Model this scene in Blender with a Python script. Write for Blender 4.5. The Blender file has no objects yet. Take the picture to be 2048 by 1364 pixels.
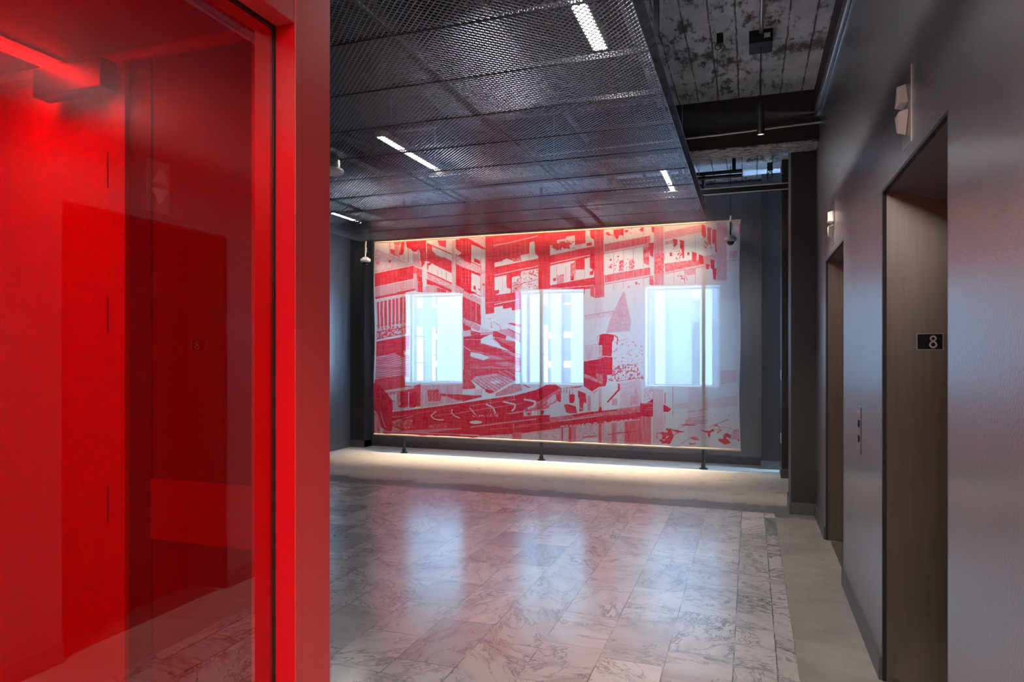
import bpy, math, random
import numpy as np
from mathutils import Vector, Matrix

R = random.Random(8)
sc = bpy.context.scene
COL = sc.collection

# ------------------------------------------------------------------ camera, world, exposure
F = 1365.3                       # focal length in pixels of the 2048 px frame
TH = math.radians(19.26)         # camera turned left of the corridor direction (+Y)
HZ = 706.0                       # image row of the horizon
CH = 1.45                        # camera height
cam_d = bpy.data.cameras.new('camera'); cam = bpy.data.objects.new('camera', cam_d); COL.objects.link(cam)
cam_d.sensor_width = 36; cam_d.lens = 24.0; cam_d.shift_y = (HZ - 682) / 2048; cam_d.clip_start = 0.02
cam.location = (0, 0, CH); cam.rotation_euler = (math.pi / 2, 0, TH)
sc.camera = cam
vs = sc.view_settings
vs.view_transform = 'Standard'; vs.look = 'None'; vs.gamma = 1; vs.use_curve_mapping = False
vs.exposure = 0.22

W = bpy.data.worlds.new('sky'); sc.world = W; W.use_nodes = True
bg = W.node_tree.nodes['Background']; bg.inputs[0].default_value = (0.44, 0.69, 1.0, 1); bg.inputs[1].default_value = 31.0

FIX_E = 75.0       # linear fixtures above the mesh
STRIP_E = 50.0     # LED strip over the scrim
PEND_W = 110.0      # pendant spots
VEST_E = 58.0 
LOBBY_FILL_E = 31.0     # fill panels added over the lobby behind the camera
     # strip light added in the red vestibule for its glow

sc.cycles.max_bounces = 10
sc.cycles.diffuse_bounces = 5
sc.cycles.glossy_bounces = 5
sc.cycles.transparent_max_bounces = 16
sc.cycles.caustics_reflective = False
sc.cycles.caustics_refractive = False
sc.cycles.sample_clamp_indirect = 6
sc.cycles.use_denoising = True

def ray(px, py):
    a = px - 1024
    return (-math.sin(TH) * F + math.cos(TH) * a, math.cos(TH) * F + math.sin(TH) * a, HZ - py)
def atY(px, py, Y):
    x, y, z = ray(px, py); s = Y / y
    return (x * s, Y, CH + z * s)

# ------------------------------------------------------------------ daylight portals at the windows (sampling helpers of the sky light)
WINS = [(-5.04, -4.06), (-3.23, -2.21), (-1.36, -0.38)]
WZ0, WZ1 = 0.985, 2.35
WALLY = 9.37
for i, (a, b) in enumerate(WINS):
    ld = bpy.data.lights.new('daylight_portal', 'AREA'); ld.shape = 'RECTANGLE'
    ld.size = b - a; ld.size_y = WZ1 - WZ0; ld.cycles.is_portal = True
    lo = bpy.data.objects.new('daylight_portal', ld); COL.objects.link(lo)
    lo.location = ((a + b) / 2, WALLY + 0.34, (WZ0 + WZ1) / 2); lo.rotation_euler = (-math.pi / 2, 0, 0)

# ------------------------------------------------------------------ helpers
def tag(o, label=None, cat=None, group=None, kind=None):
    if label: o['label'] = label
    if cat: o['category'] = cat
    if group: o['group'] = group
    if kind: o['kind'] = kind
    return o

def empty(name, loc=(0, 0, 0), rz=0):
    o = bpy.data.objects.new(name, None); COL.objects.link(o)
    o.location = loc; o.rotation_euler = (0, 0, rz); o.empty_display_size = 0.1
    return o

class MB:
    def __init__(s): s.v = []; s.f = []
    def add(s, vs_, fs):
        n = len(s.v); s.v += [tuple(p) for p in vs_]; s.f += [tuple(i + n for i in f) for f in fs]; return s
    def box(s, x0, x1, y0, y1, z0, z1):
        return s.add([(x0, y0, z0), (x1, y0, z0), (x1, y1, z0), (x0, y1, z0), (x0, y0, z1), (x1, y0, z1), (x1, y1, z1), (x0, y1, z1)],
                     [(0, 3, 2, 1), (4, 5, 6, 7), (0, 1, 5, 4), (1, 2, 6, 5), (2, 3, 7, 6), (3, 0, 4, 7)])
    def hexa(s, lo, hi):   # two quads (4 points each)
        return s.add(list(lo) + list(hi), [(0, 3, 2, 1), (4, 5, 6, 7), (0, 1, 5, 4), (1, 2, 6, 5), (2, 3, 7, 6), (3, 0, 4, 7)])
    def tube(s, pts, r, n=12, cap=True):
        pts = [Vector(p) for p in pts]; m = len(pts); rr = r if isinstance(r, (list, tuple)) else [r] * m
        base = len(s.v); up = None
        for i, p in enumerate(pts):
            d = (pts[min(i + 1, m - 1)] - pts[max(i - 1, 0)]).normalized()
            if up is None:
                up = Vector((0, 0, 1)) if abs(d.z) < .9 else Vector((1, 0, 0))
            a = d.cross(up).normalized(); b = a.cross(d).normalized(); up = b
            for k in range(n):
                t = 2 * math.pi * k / n
                s.v.append(tuple(p + (a * math.cos(t) + b * math.sin(t)) * rr[i]))
        for i in range(m - 1):
            for k in range(n):
                k2 = (k + 1) % n
                s.f.append((base + i * n + k, base + i * n + k2, base + (i + 1) * n + k2, base + (i + 1) * n + k))
        if cap:
            s.f.append(tuple(base + k for k in range(n))[::-1]); s.f.append(tuple(base + (m - 1) * n + k for k in range(n)))
        return s
    def lathe(s, cx, cy, prof, n=32):
        base = len(s.v)
        for r, z in prof:
            for k in range(n):
                t = 2 * math.pi * k / n; s.v.append((cx + r * math.cos(t), cy + r * math.sin(t), z))
        for i in range(len(prof) - 1):
            for k in range(n):
                k2 = (k + 1) % n
                s.f.append((base + i * n + k, base + i * n + k2, base + (i + 1) * n + k2, base + (i + 1) * n + k))
        return s
    def build(s, name, mat, parent=None, bevel=0, smooth=False, loc=None):
        me = bpy.data.meshes.new(name); me.from_pydata(s.v, [], s.f); me.update()
        if mat: me.materials.append(mat)
        if smooth:
            me.polygons.foreach_set('use_smooth', [True] * len(me.polygons))
            try: me.set_sharp_from_angle(angle=math.radians(40))
            except Exception: pass
        o = bpy.data.objects.new(name, me); COL.objects.link(o)
        if parent:
            o.parent = parent
        if loc: o.location = loc
        if bevel:
            m = o.modifiers.new('bevel', 'BEVEL'); m.width = bevel; m.segments = 2; m.limit_method = 'ANGLE'
        return o

def struct(name, mb, mat, parent=None, label=None, bevel=0):
    o = mb.build(name, mat, parent, bevel=bevel)
    if parent is None: tag(o, label, None, None, 'structure')
    return o

# ------------------------------------------------------------------ materials
def mat(name, color=(.5, .5, .5), rough=.5, metal=0.0, emis=None, es=0, spec=None):
    m = bpy.data.materials.new(name); m.use_nodes = True
    b = m.node_tree.nodes['Principled BSDF']
    b.inputs['Base Color'].default_value = (*color, 1); b.inputs['Roughness'].default_value = rough
    b.inputs['Metallic'].default_value = metal
    if spec is not None: b.inputs['Specular IOR Level'].default_value = spec
    if emis: b.inputs['Emission Color'].default_value = (*emis, 1); b.inputs['Emission Strength'].default_value = es
    return m
class NT:
    def __init__(s, m): s.m = m; s.t = m.node_tree; s.n = s.t.nodes; s.b = s.n.get('Principled BSDF')
    def new(s, typ, **kw):
        n = s.n.new(typ)
        for k, v in kw.items():
            if k.startswith('i_'):
                n.inputs[k[2:].replace('_', ' ')].default_value = v
            else: setattr(n, k, v)
        return n
    def l(s, a, b): s.t.links.new(a, b)
    def math(s, op, a, b=None, c=None, clamp=False):
        n = s.n.new('ShaderNodeMath'); n.operation = op; n.use_clamp = clamp
        for i, x in enumerate((a, b, c)):
            if x is None: continue
            if isinstance(x, (int, float)): n.inputs[i].default_value = x
            else: s.l(x, n.inputs[i])
        return n.outputs[0]
    def mix(s, f, a, b, mode='MIX'):
        n = s.n.new('ShaderNodeMix'); n.data_type = 'RGBA'; n.blend_type = mode
        for inp, x in ((n.inputs[0], f), (n.inputs[6], a), (n.inputs[7], b)):
            if isinstance(x, (int, float)): inp.default_value = x
            elif isinstance(x, tuple): inp.default_value = (*x, 1)
            else: s.l(x, inp)
        return n.outputs[2]
    def pos(s): return s.new('ShaderNodeNewGeometry').outputs['Position']
    def scale(s, v, sc_):
        n = s.n.new('ShaderNodeVectorMath'); n.operation = 'MULTIPLY'; s.l(v, n.inputs[0]); n.inputs[1].default_value = sc_
        return n.outputs[0]
    def noise(s, v, scale, detail=4, rough=.5, dist=0, w=None):
        n = s.n.new('ShaderNodeTexNoise'); n.inputs['Scale'].default_value = scale; n.inputs['Detail'].default_value = detail
        n.inputs['Roughness'].default_value = rough; n.inputs['Distortion'].default_value = dist
        if w is not None:
            n.noise_dimensions = '4D'; s.l(w, n.inputs['W'])
        s.l(v, n.inputs['Vector']); return n.outputs[0]
    def ramp(s, f, a, b):     # smooth step a..b
        n = s.n.new('ShaderNodeMapRange'); n.interpolation_type = 'SMOOTHSTEP'
        s.l(f, n.inputs[0]); n.inputs[1].default_value = a; n.inputs[2].default_value = b
        return n.outputs[0]
    def bump(s, h, strength, dist=.01):
        n = s.n.new('ShaderNodeBump'); n.inputs['Strength'].default_value = strength; n.inputs['Distance'].default_value = dist
        s.l(h, n.inputs['Height']); s.l(n.outputs[0], s.b.inputs['Normal']); return n

def wall_paint(name, color, rough=.36, bs=.25, scale=170, bd=.004, spec=.5):
    m = mat(name, color, rough, spec=spec); t = NT(m); p = t.pos()
    n1 = t.noise(p, scale, 3, .55); t.bump(n1, bs, bd)
    if spec > .6: m.node_tree.nodes['Principled BSDF'].inputs['Coat Weight'].default_value = .7; m.node_tree.nodes['Principled BSDF'].inputs['Coat Roughness'].default_value = .24; m.node_tree.nodes['Principled BSDF'].inputs['Coat IOR'].default_value = 1.6
    n2 = t.noise(t.scale(p, (1, 1, .12)), 9, 4)
    c = t.mix(t.ramp(n2, .3, .7), tuple(x * .88 for x in color), tuple(x * 1.12 for x in color)); t.l(c, t.b.inputs['Base Color'])
    r = t.math('ADD', t.math('MULTIPLY', n2, .16), rough - .08); t.l(r, t.b.inputs['Roughness'])
    return m
M = {}
M['wall'] = wall_paint('charcoal_wall_paint', (.10, .096, .105), .34, .55, 150, .004, 1.0)
M['wallfar'] = wall_paint('charcoal_wall_paint_smooth', (.085, .084, .092), .40, .2, 120, .003, .7)
M['col'] = wall_paint('dark_column_paint', (.028, .025, .025), .5, .15, 200, .002)
M['base'] = mat('grey_baseboard', (.095, .092, .098), .4)
M['portal'] = mat('bronze_portal_metal', (.085, .072, .062), .33, .85)
t = NT(M['portal']); n = t.noise(t.scale(t.pos(), (1, 1, .05)), 60, 3); t.l(t.mix(n, (.09, .074, .064), (.13, .11, .096)), t.b.inputs['Base Color'])
M['head'] = mat('satin_head_panel_metal', (.34, .34, .36), .2, .9)
M['door'] = mat('dark_lift_door_metal', (.045, .036, .033), .4, .6)
M['black'] = mat('black_paint', (.012, .012, .013), .45)
M['blackm'] = mat('black_metal', (.02, .02, .022), .35, .4)
M['steel'] = mat('brushed_steel', (.42, .39, .37), .3, 1.0)
M['dsteel'] = mat('dull_steel', (.22, .2, .2), .38, .8)
M['galv'] = mat('galvanised_pipe', (.42, .42, .44), .35, .8)
M['white'] = mat('white_plastic', (.75, .75, .76), .35)
M['greyplastic'] = mat('grey_plastic', (.28, .28, .31), .4)
M['opal'] = mat('opal_acrylic', (.72, .66, .64), .3)
M['domeglass'] = mat('smoked_dome', (.01, .008, .01), .05)
M['duct'] = mat('dark_duct_metal', (.022, .022, .026), .5, .3)

# mesh panels
m = mat('black_expanded_metal', (.13, .145, .185), .28, .8); M['mesh'] = m
M['rim'] = mat('mesh_rim_metal', (.06, .065, .08), .4, .5)

# concrete slab with board marks and stains
m = mat('board_marked_concrete', (.3, .32, .34), .75); t = NT(m); p = t.pos(); M['slab'] = m
sep = t.new('ShaderNodeSeparateXYZ'); t.l(p, sep.inputs[0])
n1 = t.noise(p, 2.4, 9, .68); n2 = t.noise(t.scale(p, (2.2, 1, 1)), 4.2, 9, .72)
xb = t.math('MULTIPLY', t.math('ADD', sep.outputs[0], t.math('MULTIPLY', t.noise(p, 8, 6), .02)), 1 / .17)
fr = t.math('FRACT', xb); line = t.math('SUBTRACT', 1, t.ramp(t.math('ABSOLUTE', t.math('SUBTRACT', fr, .5)), .0, .06))
base = t.mix(t.ramp(n1, .35, .65), (.46, .52, .60), (.68, .76, .86))
stain = t.math('MULTIPLY', t.ramp(n2, .50, .60), t.ramp(t.noise(p, 1.3, 5), .40, .52))
base = t.mix(t.math('MULTIPLY', stain, .9), base, (.035, .028, .024))
yb = t.math('FRACT', t.math('ADD', t.math('MULTIPLY', sep.outputs[1], .75), t.math('MULTIPLY', t.noise(p, 1.5, 6, .7), .9)))
band = t.math('MULTIPLY', t.math('SUBTRACT', 1, t.ramp(t.math('ABSOLUTE', t.math('SUBTRACT', yb, .5)), .02, .14)), t.ramp(n2, .42, .56))
base = t.mix(t.math('MULTIPLY', band, .85), base, (.045, .035, .03))
base = t.mix(t.math('MULTIPLY', line, t.ramp(n2, .35, .5)), base, (.06, .05, .045)); t.l(base, t.b.inputs['Base Color'])
t.bump(t.math('SUBTRACT', n2, line), .5, .01)
m = mat('dark_beam_concrete', (.04, .035, .03), .8); M['beam'] = m; t = NT(m); n2 = t.noise(t.pos(), 9, 8, .7)
t.l(t.mix(n2, (.022, .018, .015), (.055, .047, .04)), t.b.inputs['Base Color']); t.bump(n2, .4, .01)
m = mat('lit_chipped_beam_soffit', (.3, .3, .3), .7); M['soffit'] = m; t = NT(m); n2 = t.noise(t.scale(t.pos(), (1, 3, 1)), 12, 9, .75, .6)  # pale underside: light on the beam put into the colour, broken by chips
t.l(t.mix(t.ramp(n2, .42, .6), (.62, .66, .70), (.06, .05, .045)), t.b.inputs['Base Color']); t.bump(n2, .8, .02)

# polished concrete floor
m = mat('polished_concrete', (.4, .38, .35), .3); M['concrete'] = m; t = NT(m); p = t.pos()
sep = t.new('ShaderNodeSeparateXYZ'); t.l(p, sep.inputs[0])
n1 = t.noise(p, 1.6, 8, .6); n2 = t.noise(p, 7, 8, .65, .5); n3 = t.noise(p, 60, 3)
c = t.mix(t.ramp(n1, .35, .65), (.24, .232, .222), (.36, .35, .335))
c = t.mix(t.math('MULTIPLY', t.ramp(n2, .4, .65), .35), c, (.23, .22, .21))
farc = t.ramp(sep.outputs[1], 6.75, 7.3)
c = t.mix(t.math('MULTIPLY', farc, t.ramp(n2, .2, .45)), c, (.62, .585, .53))  # far floor paler, washer light put into the concrete colour
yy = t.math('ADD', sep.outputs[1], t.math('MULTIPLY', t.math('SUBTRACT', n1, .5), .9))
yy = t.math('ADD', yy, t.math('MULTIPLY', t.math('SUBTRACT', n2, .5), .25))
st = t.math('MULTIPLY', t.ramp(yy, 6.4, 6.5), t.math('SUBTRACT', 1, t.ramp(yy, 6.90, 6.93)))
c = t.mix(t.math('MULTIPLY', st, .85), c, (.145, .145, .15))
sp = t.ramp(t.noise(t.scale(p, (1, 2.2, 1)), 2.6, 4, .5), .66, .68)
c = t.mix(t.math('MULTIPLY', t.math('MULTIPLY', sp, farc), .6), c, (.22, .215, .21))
t.l(c, t.b.inputs['Base Color']); t.l(t.math('ADD', .2, t.math('MULTIPLY', n2, .25)), t.b.inputs['Roughness'])
t.bump(n3, .05, .002)

def marble(name, bw, rh, off, seedoff, lw=.0028, xo=0.0, yo=0.0, light=0.0):
    m = mat(name, (.6, .6, .6), .24); t = NT(m); p = t.pos()
    sep = t.new('ShaderNodeSeparateXYZ'); t.l(p, sep.inputs[0])
    cmb = t.new('ShaderNodeCombineXYZ')
    wob = t.math('MULTIPLY', t.math('SUBTRACT', t.noise(p, 22, 3), .5), .006)
    t.l(t.math('ADD', t.math('ADD', sep.outputs[1], yo + 20), wob), cmb.inputs[0])
    t.l(t.math('ADD', t.math('ADD', sep.outputs[0], xo + 20), wob), cmb.inputs[1])
    br = t.new('ShaderNodeTexBrick', offset=off, offset_frequency=2, squash=.8, squash_frequency=3)
    t.l(cmb.outputs[0], br.inputs['Vector'])
    br.inputs['Color1'].default_value = (0, 0, 0, 1); br.inputs['Color2'].default_value = (1, 1, 1, 1); br.inputs['Mortar'].default_value = (.5, .5, .5, 1)
    br.inputs['Scale'].default_value = 1; br.inputs['Mortar Size'].default_value = lw; br.inputs['Mortar Smooth'].default_value = .1
    br.inputs['Brick Width'].default_value = bw; br.inputs['Row Height'].default_value = rh; br.inputs['Bias'].default_value = 0
    s = t.new('ShaderNodeRGBToBW'); t.l(br.outputs['Color'], s.inputs[0]); seed = s.outputs[0]
    w = t.math('ADD', t.math('MULTIPLY', seed, 91), seedoff)
    # per-tile rotation of the vein direction
    rot = t.new('ShaderNodeVectorRotate', rotation_type='Z_AXIS'); t.l(p, rot.inputs['Vector'])
    t.l(t.math('MULTIPLY', t.math('FRACT', t.math('MULTIPLY', seed, 17.3)), 3.0), rot.inputs['Angle'])
    q = t.scale(rot.outputs[0], (1, 2.6, 1))
    def veins(scale, width, detail, dist):
        n = t.noise(q, scale, detail, .62, dist, w)
        return t.math('SUBTRACT', 1, t.ramp(t.math('ABSOLUTE', t.math('SUBTRACT', n, .5)), 0, width))
    v1 = veins(1.5, .013, 8, 1.0); v2 = veins(3.0, .026, 10, .8); v3 = veins(1.0, .045, 7, 1.4)
    msk = t.ramp(t.noise(q, 2.0, 3, .5, 0, w), .42, .64)
    cloud = t.ramp(t.noise(q, 1.7, 6, .6, .6, w), .42, .72)
    greyt = t.ramp(t.math('FRACT', t.math('MULTIPLY', seed, 7.7)), .84, .92)
    tone = t.mix(t.math('FRACT', t.math('MULTIPLY', seed, 3.1)), (.62, .605, .60), (.84, .82, .81))
    c = t.mix(t.math('MULTIPLY', cloud, .6), tone, (.34, .34, .355))
    c = t.mix(t.math('MULTIPLY', greyt, .6), c, (.26, .265, .28))
    vv = t.math('MAXIMUM', t.math('MULTIPLY', v1, .75), t.math('MULTIPLY', t.math('MULTIPLY', v2, msk), .95))
    vv = t.math('MAXIMUM', vv, t.math('MULTIPLY', t.math('MULTIPLY', v3, msk), .45))
    c = t.mix(vv, c, (.07, .075, .095))
    jm = t.math('MULTIPLY', br.outputs['Fac'], t.ramp(t.noise(p, 5, 5, .7), .40, .56))
    c = t.mix(t.math('ADD', t.math('MULTIPLY', jm, .75), t.math('MULTIPLY', br.outputs['Fac'], .2)), c, (.05, .05, .052))
    t.l(c, t.b.inputs['Base Color'])
    rr = t.math('ADD', .2, t.math('MULTIPLY', t.noise(p, 3.5, 6, .6), .22)); t.l(rr, t.b.inputs['Roughness'])
    t.b.inputs['Specular IOR Level'].default_value = 1.0; t.b.inputs['Coat Weight'].default_value = 1; t.b.inputs['Coat IOR'].default_value = 2.4; t.b.inputs['Coat Roughness'].default_value = .17
    t.bump(t.math('ADD', t.math('MULTIPLY', jm, -1), t.math('MULTIPLY', t.noise(p, 4, 2), .6)), .12, .004)
    return m
M['marble'] = marble('veined_marble_tiles', .52, .302, .37, 3.0, .0026, .0075)
M['marble2'] = marble('veined_marble_border_wide', .62, .19, .5, 40.0, .0026, .0245)
M['marble3'] = marble('veined_marble_border_narrow', .70, .091, .5, 77.0, .0026, .0855, .2)

# red materials
m = mat('red_satin_frame_paint', (.62, .045, .045), .36, .1); M['redframe'] = m
t = NT(m); n = t.noise(t.scale(t.pos(), (1, 1, .3)), 40, 4); t.l(t.math('ADD', .30, t.math('MULTIPLY', n, .12)), t.b.inputs['Roughness'])
M['redtrim_glow'] = mat('red_trim_and_bounce_glow', (.62, .003, .008), .3)  # trim red, brighter for light the red glass bounces onto the post return
M['redwall'] = mat('red_room_paint', (.5, .06, .05), .5)
M['room'] = mat('pale_room_paint', (.62, .58, .55), .55)
M['roommid'] = mat('mid_grey_room_paint', (.25, .22, .2), .4)
M['roomdark'] = mat('grey_room_paint', (.07, .06, .06), .5)
m = bpy.data.materials.new('red_tinted_glass'); m.use_nodes = True; M['redglass'] = m
t = NT(m); t.n.remove(t.b); out = t.n['Material Output']
tr = t.new('ShaderNodeBsdfTransparent'); tr.inputs[0].default_value = (.86, .004, .012, 1)
gl = t.new('ShaderNodeBsdfGlossy'); gl.inputs['Roughness'].default_value = 0.0; gl.inputs[0].default_value = (1, .93, .95, 1)
df = t.new('ShaderNodeBsdfTranslucent'); df.inputs[0].default_value = (.8, .002, .012, 1)
d2 = t.new('ShaderNodeBsdfDiffuse'); d2.inputs[0].default_value = (.75, .001, .012, 1)
mx0 = t.new('ShaderNodeMixShader'); mx0.inputs[0].default_value = .5; t.l(df.outputs[0], mx0.inputs[1]); t.l(d2.outputs[0], mx0.inputs[2])
mx1 = t.new('ShaderNodeMixShader'); mx1.inputs[0].default_value = .10; t.l(tr.outputs[0], mx1.inputs[1]); t.l(mx0.outputs[0], mx1.inputs[2])
lw_ = t.new('ShaderNodeLayerWeight'); lw_.inputs['Blend'].default_value = .5
gb = t.new('ShaderNodeNewGeometry')
fac = t.math('ADD', .14, t.math('MULTIPLY', t.math('POWER', lw_.outputs['Facing'], 2.0), .30), clamp=True)
fac = t.math('MULTIPLY', fac, t.math('SUBTRACT', 1, gb.outputs['Backfacing']))
mx2 = t.new('ShaderNodeMixShader'); t.l(fac, mx2.inputs[0]); t.l(mx1.outputs[0], mx2.inputs[1]); t.l(gl.outputs[0], mx2.inputs[2])
t.l(mx2.outputs[0], out.inputs[0])

# window glass
m = bpy.data.materials.new('window_glass'); m.use_nodes = True; M['glass'] = m
t = NT(m); t.n.remove(t.b); out = t.n['Material Output']
tr = t.new('ShaderNodeBsdfTransparent'); tr.inputs[0].default_value = (.93, .97, .98, 1)
gl = t.new('ShaderNodeBsdfGlossy'); gl.inputs['Roughness'].default_value = 0.02
mx = t.new('ShaderNodeMixShader'); mx.inputs[0].default_value = .05; t.l(tr.outputs[0], mx.inputs[1]); t.l(gl.outputs[0], mx.inputs[2]); t.l(mx.outputs[0], out.inputs[0])

def emit(name, color, s):
    m = bpy.data.materials.new(name); m.use_nodes = True; t = NT(m); t.n.remove(t.b)
    e = t.new('ShaderNodeEmission'); e.inputs[0].default_value = (*color, 1); e.inputs[1].default_value = s
    t.l(e.outputs[0], t.n['Material Output'].inputs[0]); return m
M['tube'] = emit('fixture_diffuser_light', (1, .96, .93), FIX_E)
M['led'] = emit('warm_led_light', (1, .62, .36), STRIP_E)
M['vest'] = emit('vestibule_glow_strip', (1, .8, .7), VEST_E)
M['lobby'] = emit('lobby_fill_light', (1, .93, .88), LOBBY_FILL_E)
M['pend'] = emit('pendant_lens', (1, .85, .78), 1.2)

# ------------------------------------------------------------------ room shell
XR, XL, SLAB = 0.55, -5.85, 3.69
YB = -3.2
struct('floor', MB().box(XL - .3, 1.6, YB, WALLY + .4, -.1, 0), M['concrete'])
MX0, MXR, MY1 = -4.95, .207, 6.60
struct('marble_floor', MB().box(MX0, -.0755, YB + .3, MY1, .0, .002), M['marble'])
struct('marble_border_wide', MB().box(-.0745, .1155, YB + .3, MY1 - .01, .0, .002), M['marble2'])
struct('marble_border_narrow', MB().box(.1165, MXR, YB + .3, MY1 - .01, .0, .002), M['marble3'])
struct('ceiling', MB().box(-.80, 1.6, YB, WALLY + .4, SLAB, SLAB + .2).box(XL - .3, -.80, 8.62, WALLY + .4, SLAB, SLAB + .2), M['slab'])
struct('ceiling_above_mesh', MB().box(XL - .3, -.80, YB, 8.62, SLAB, SLAB + .2), M['black'])  # slab above the mesh in plain black
beam = struct('ceiling_beam', MB().box(XL, 1.2, 6.32, 6.62, 3.262, SLAB), M['beam'])
MB().box(XL, 1.2, 6.325, 6.615, 3.25, 3.262).build('lit_chipped_soffit', M['soffit'], beam)
struct('ceiling_beam', MB().box(XL, 1.2, 1.4, 1.8, 3.25, SLAB), M['beam'])

# right wall with two lift openings
OPEN = [(2.325, 3.40), (4.72, 5.81)]
ZH = 2.17
wr = MB(); th = .27
segs = [(YB, 2.325), (3.40, 4.72), (5.81, 6.64)]
for a, b in segs: wr.box(XR, XR + th, a, b, 0, ZH)
wr.box(XR, XR + th, YB, 6.64, ZH, 3.46)
struct('wall_right', wr, M['wall'])
struct('wall_right_upper', MB().box(XR - .04, XR + th, YB, 6.32, 3.50, SLAB), M['beam'])
bb = MB()
for a, b in [(YB, 2.325), (3.40, 4.72), (5.81, 6.62)]:
    bb.box(XR - .013, XR, a, b, 0, .096); bb.box(XR - .009, XR, a, b, .096, .101)
struct('baseboard_right', bb, M['base'])

for i, (a, b) in enumerate(OPEN):
    # black reveal edge, then splayed metal jambs and head, then the door leaf
    d = MB().box(.80, .83, a + .02, b - .02, 0, 2.12)
    dr = struct('door_%d' % (i + 1), d, M['door'])
    e = MB(); rx = .017
    e.box(XR + .001, XR + rx, b - .012, b, 0, ZH); e.box(XR + .001, XR + rx, a, a + .012, 0, ZH); e.box(XR + .001, XR + rx, a, b, ZH - .012, ZH)
    e.build('black_edge', M['black'], dr)
    j = MB()
    j.hexa([(XR + rx, b - .012, 0), (.80, b - .06, 0), (.80, b, 0), (XR + rx, b, 0)], [(XR + rx, b - .012, ZH), (.80, b - .06, ZH), (.80, b, ZH), (XR + rx, b, ZH)])
    j.hexa([(XR + rx, a, 0), (.80, a, 0), (.80, a + .06, 0), (XR + rx, a + .012, 0)], [(XR + rx, a, ZH), (.80, a, ZH), (.80, a + .06, ZH), (XR + rx, a + .012, ZH)])
    j.build('jamb', M['portal'], dr)
    h = MB().hexa([(XR + rx, a, ZH - .012), (.80, a, ZH - .075), (.80, b, ZH - .075), (XR + rx, b, ZH - .012)],
                  [(XR + rx, a, ZH), (.80, a, ZH), (.80, b, ZH), (XR + rx, b, ZH)])
    h.build('head_panel', M['head'], dr)
    MB().box(XR + .03, .80, a + .05, b - .05, 0.0005, .004).build('sill_plate', M['dsteel'], dr)

# columns and pilasters on the right, pier on the left
def column(x0, x1, y0, y1, z1=SLAB, name='column', m='col', lab=None):
    c = struct(name, MB().box(x0, x1, y0, y1, 0, z1), M[m], label=lab)
    MB().box(x0 - .012, x1, y0 - .012, y1, 0, .105).build('plinth', M['base'], c)
    return c
column(.344, 1.1, 6.64, 7.1)
column(.342, 1.1, 8.50, 8.9)
column(.133, 1.1, 9.10, WALLY)
column(XL, -5.60, 9.15, WALLY, name='column')
struct('wall_right_far', MB().box(.46, .8, 7.1, 8.5, 0, SLAB), M['wallfar'])
struct('wall_left', MB().box(XL - .2, XL, YB, WALLY + .3, 0, SLAB), M['wallfar'])
struct('baseboard_left', MB().box(XL, XL + .013, 1.8, 9.15, 0, .1), M['base'])
# back wall with three window openings
wb = MB(); T = .36
xs = [XL] + [v for w in WINS for v in w] + [1.1]
for k in range(0, len(xs), 2): wb.box(xs[k], xs[k + 1], WALLY, WALLY + T, WZ0, WZ1)
wb.box(XL, 1.1, WALLY, WALLY + T, 0, WZ0); wb.box(XL, 1.1, WALLY, WALLY + T, WZ1, SLAB)
struct('wall_back', wb, M['wallfar'])
# rough plaster band high on the back wall
bd = MB(); nx = 120
for k in range(nx):
    xa, xb_ = -5.6 + 5.73 * k / nx, -5.6 + 5.73 * (k + 1) / nx
    bd.box(xa, xb_, WALLY - .02 - R.random() * .012, WALLY, 3.14 + R.random() * .02, 3.66)
struct('plaster_band', bd, M['wallfar'])
struct('baseboard_back', MB().box(-5.6, .133, WALLY - .013, WALLY, 0, .1), M['base'])
struct('wall_front', MB().box(XL - .2, 1.1, YB - .2, YB, 0, SLAB), M['wallfar'])

# windows
M['winframe'] = mat('pale_window_frame', (.62, .68, .72), .4)
M['reveal'] = mat('white_reveal_plaster', (.75, .77, .8), .6)
for i, (a, b) in enumerate(WINS):
    yq = WALLY + .22
    f = MB(); w = .035
    f.box(a, a + w, yq, yq + .05, WZ0, WZ1); f.box(b - w, b, yq, yq + .05, WZ0, WZ1)
    f.box(a, b, yq, yq + .05, WZ0, WZ0 + w); f.box(a, b, yq, yq + .05, WZ1 - w, WZ1)
    wn = struct('window_%d' % (i + 1), f, M['winframe'])
    MB().box(a + w, b - w, yq + .022, yq + .028, WZ0 + w, WZ1 - w).build('pane', M['glass'], wn)
    rv = MB(); q = .006
    rv.box(a, a + q, WALLY + .001, yq, WZ0, WZ1); rv.box(b - q, b, WALLY + .001, yq, WZ0, WZ1); rv.box(a, b, WALLY + .001, yq, WZ1 - q, WZ1)
    rv.build('reveal_lining', M['reveal'], wn)
    MB().box(a, b, WALLY - .015, yq, WZ0, WZ0 + .02).build('window_sill', M['reveal'], wn)

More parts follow.
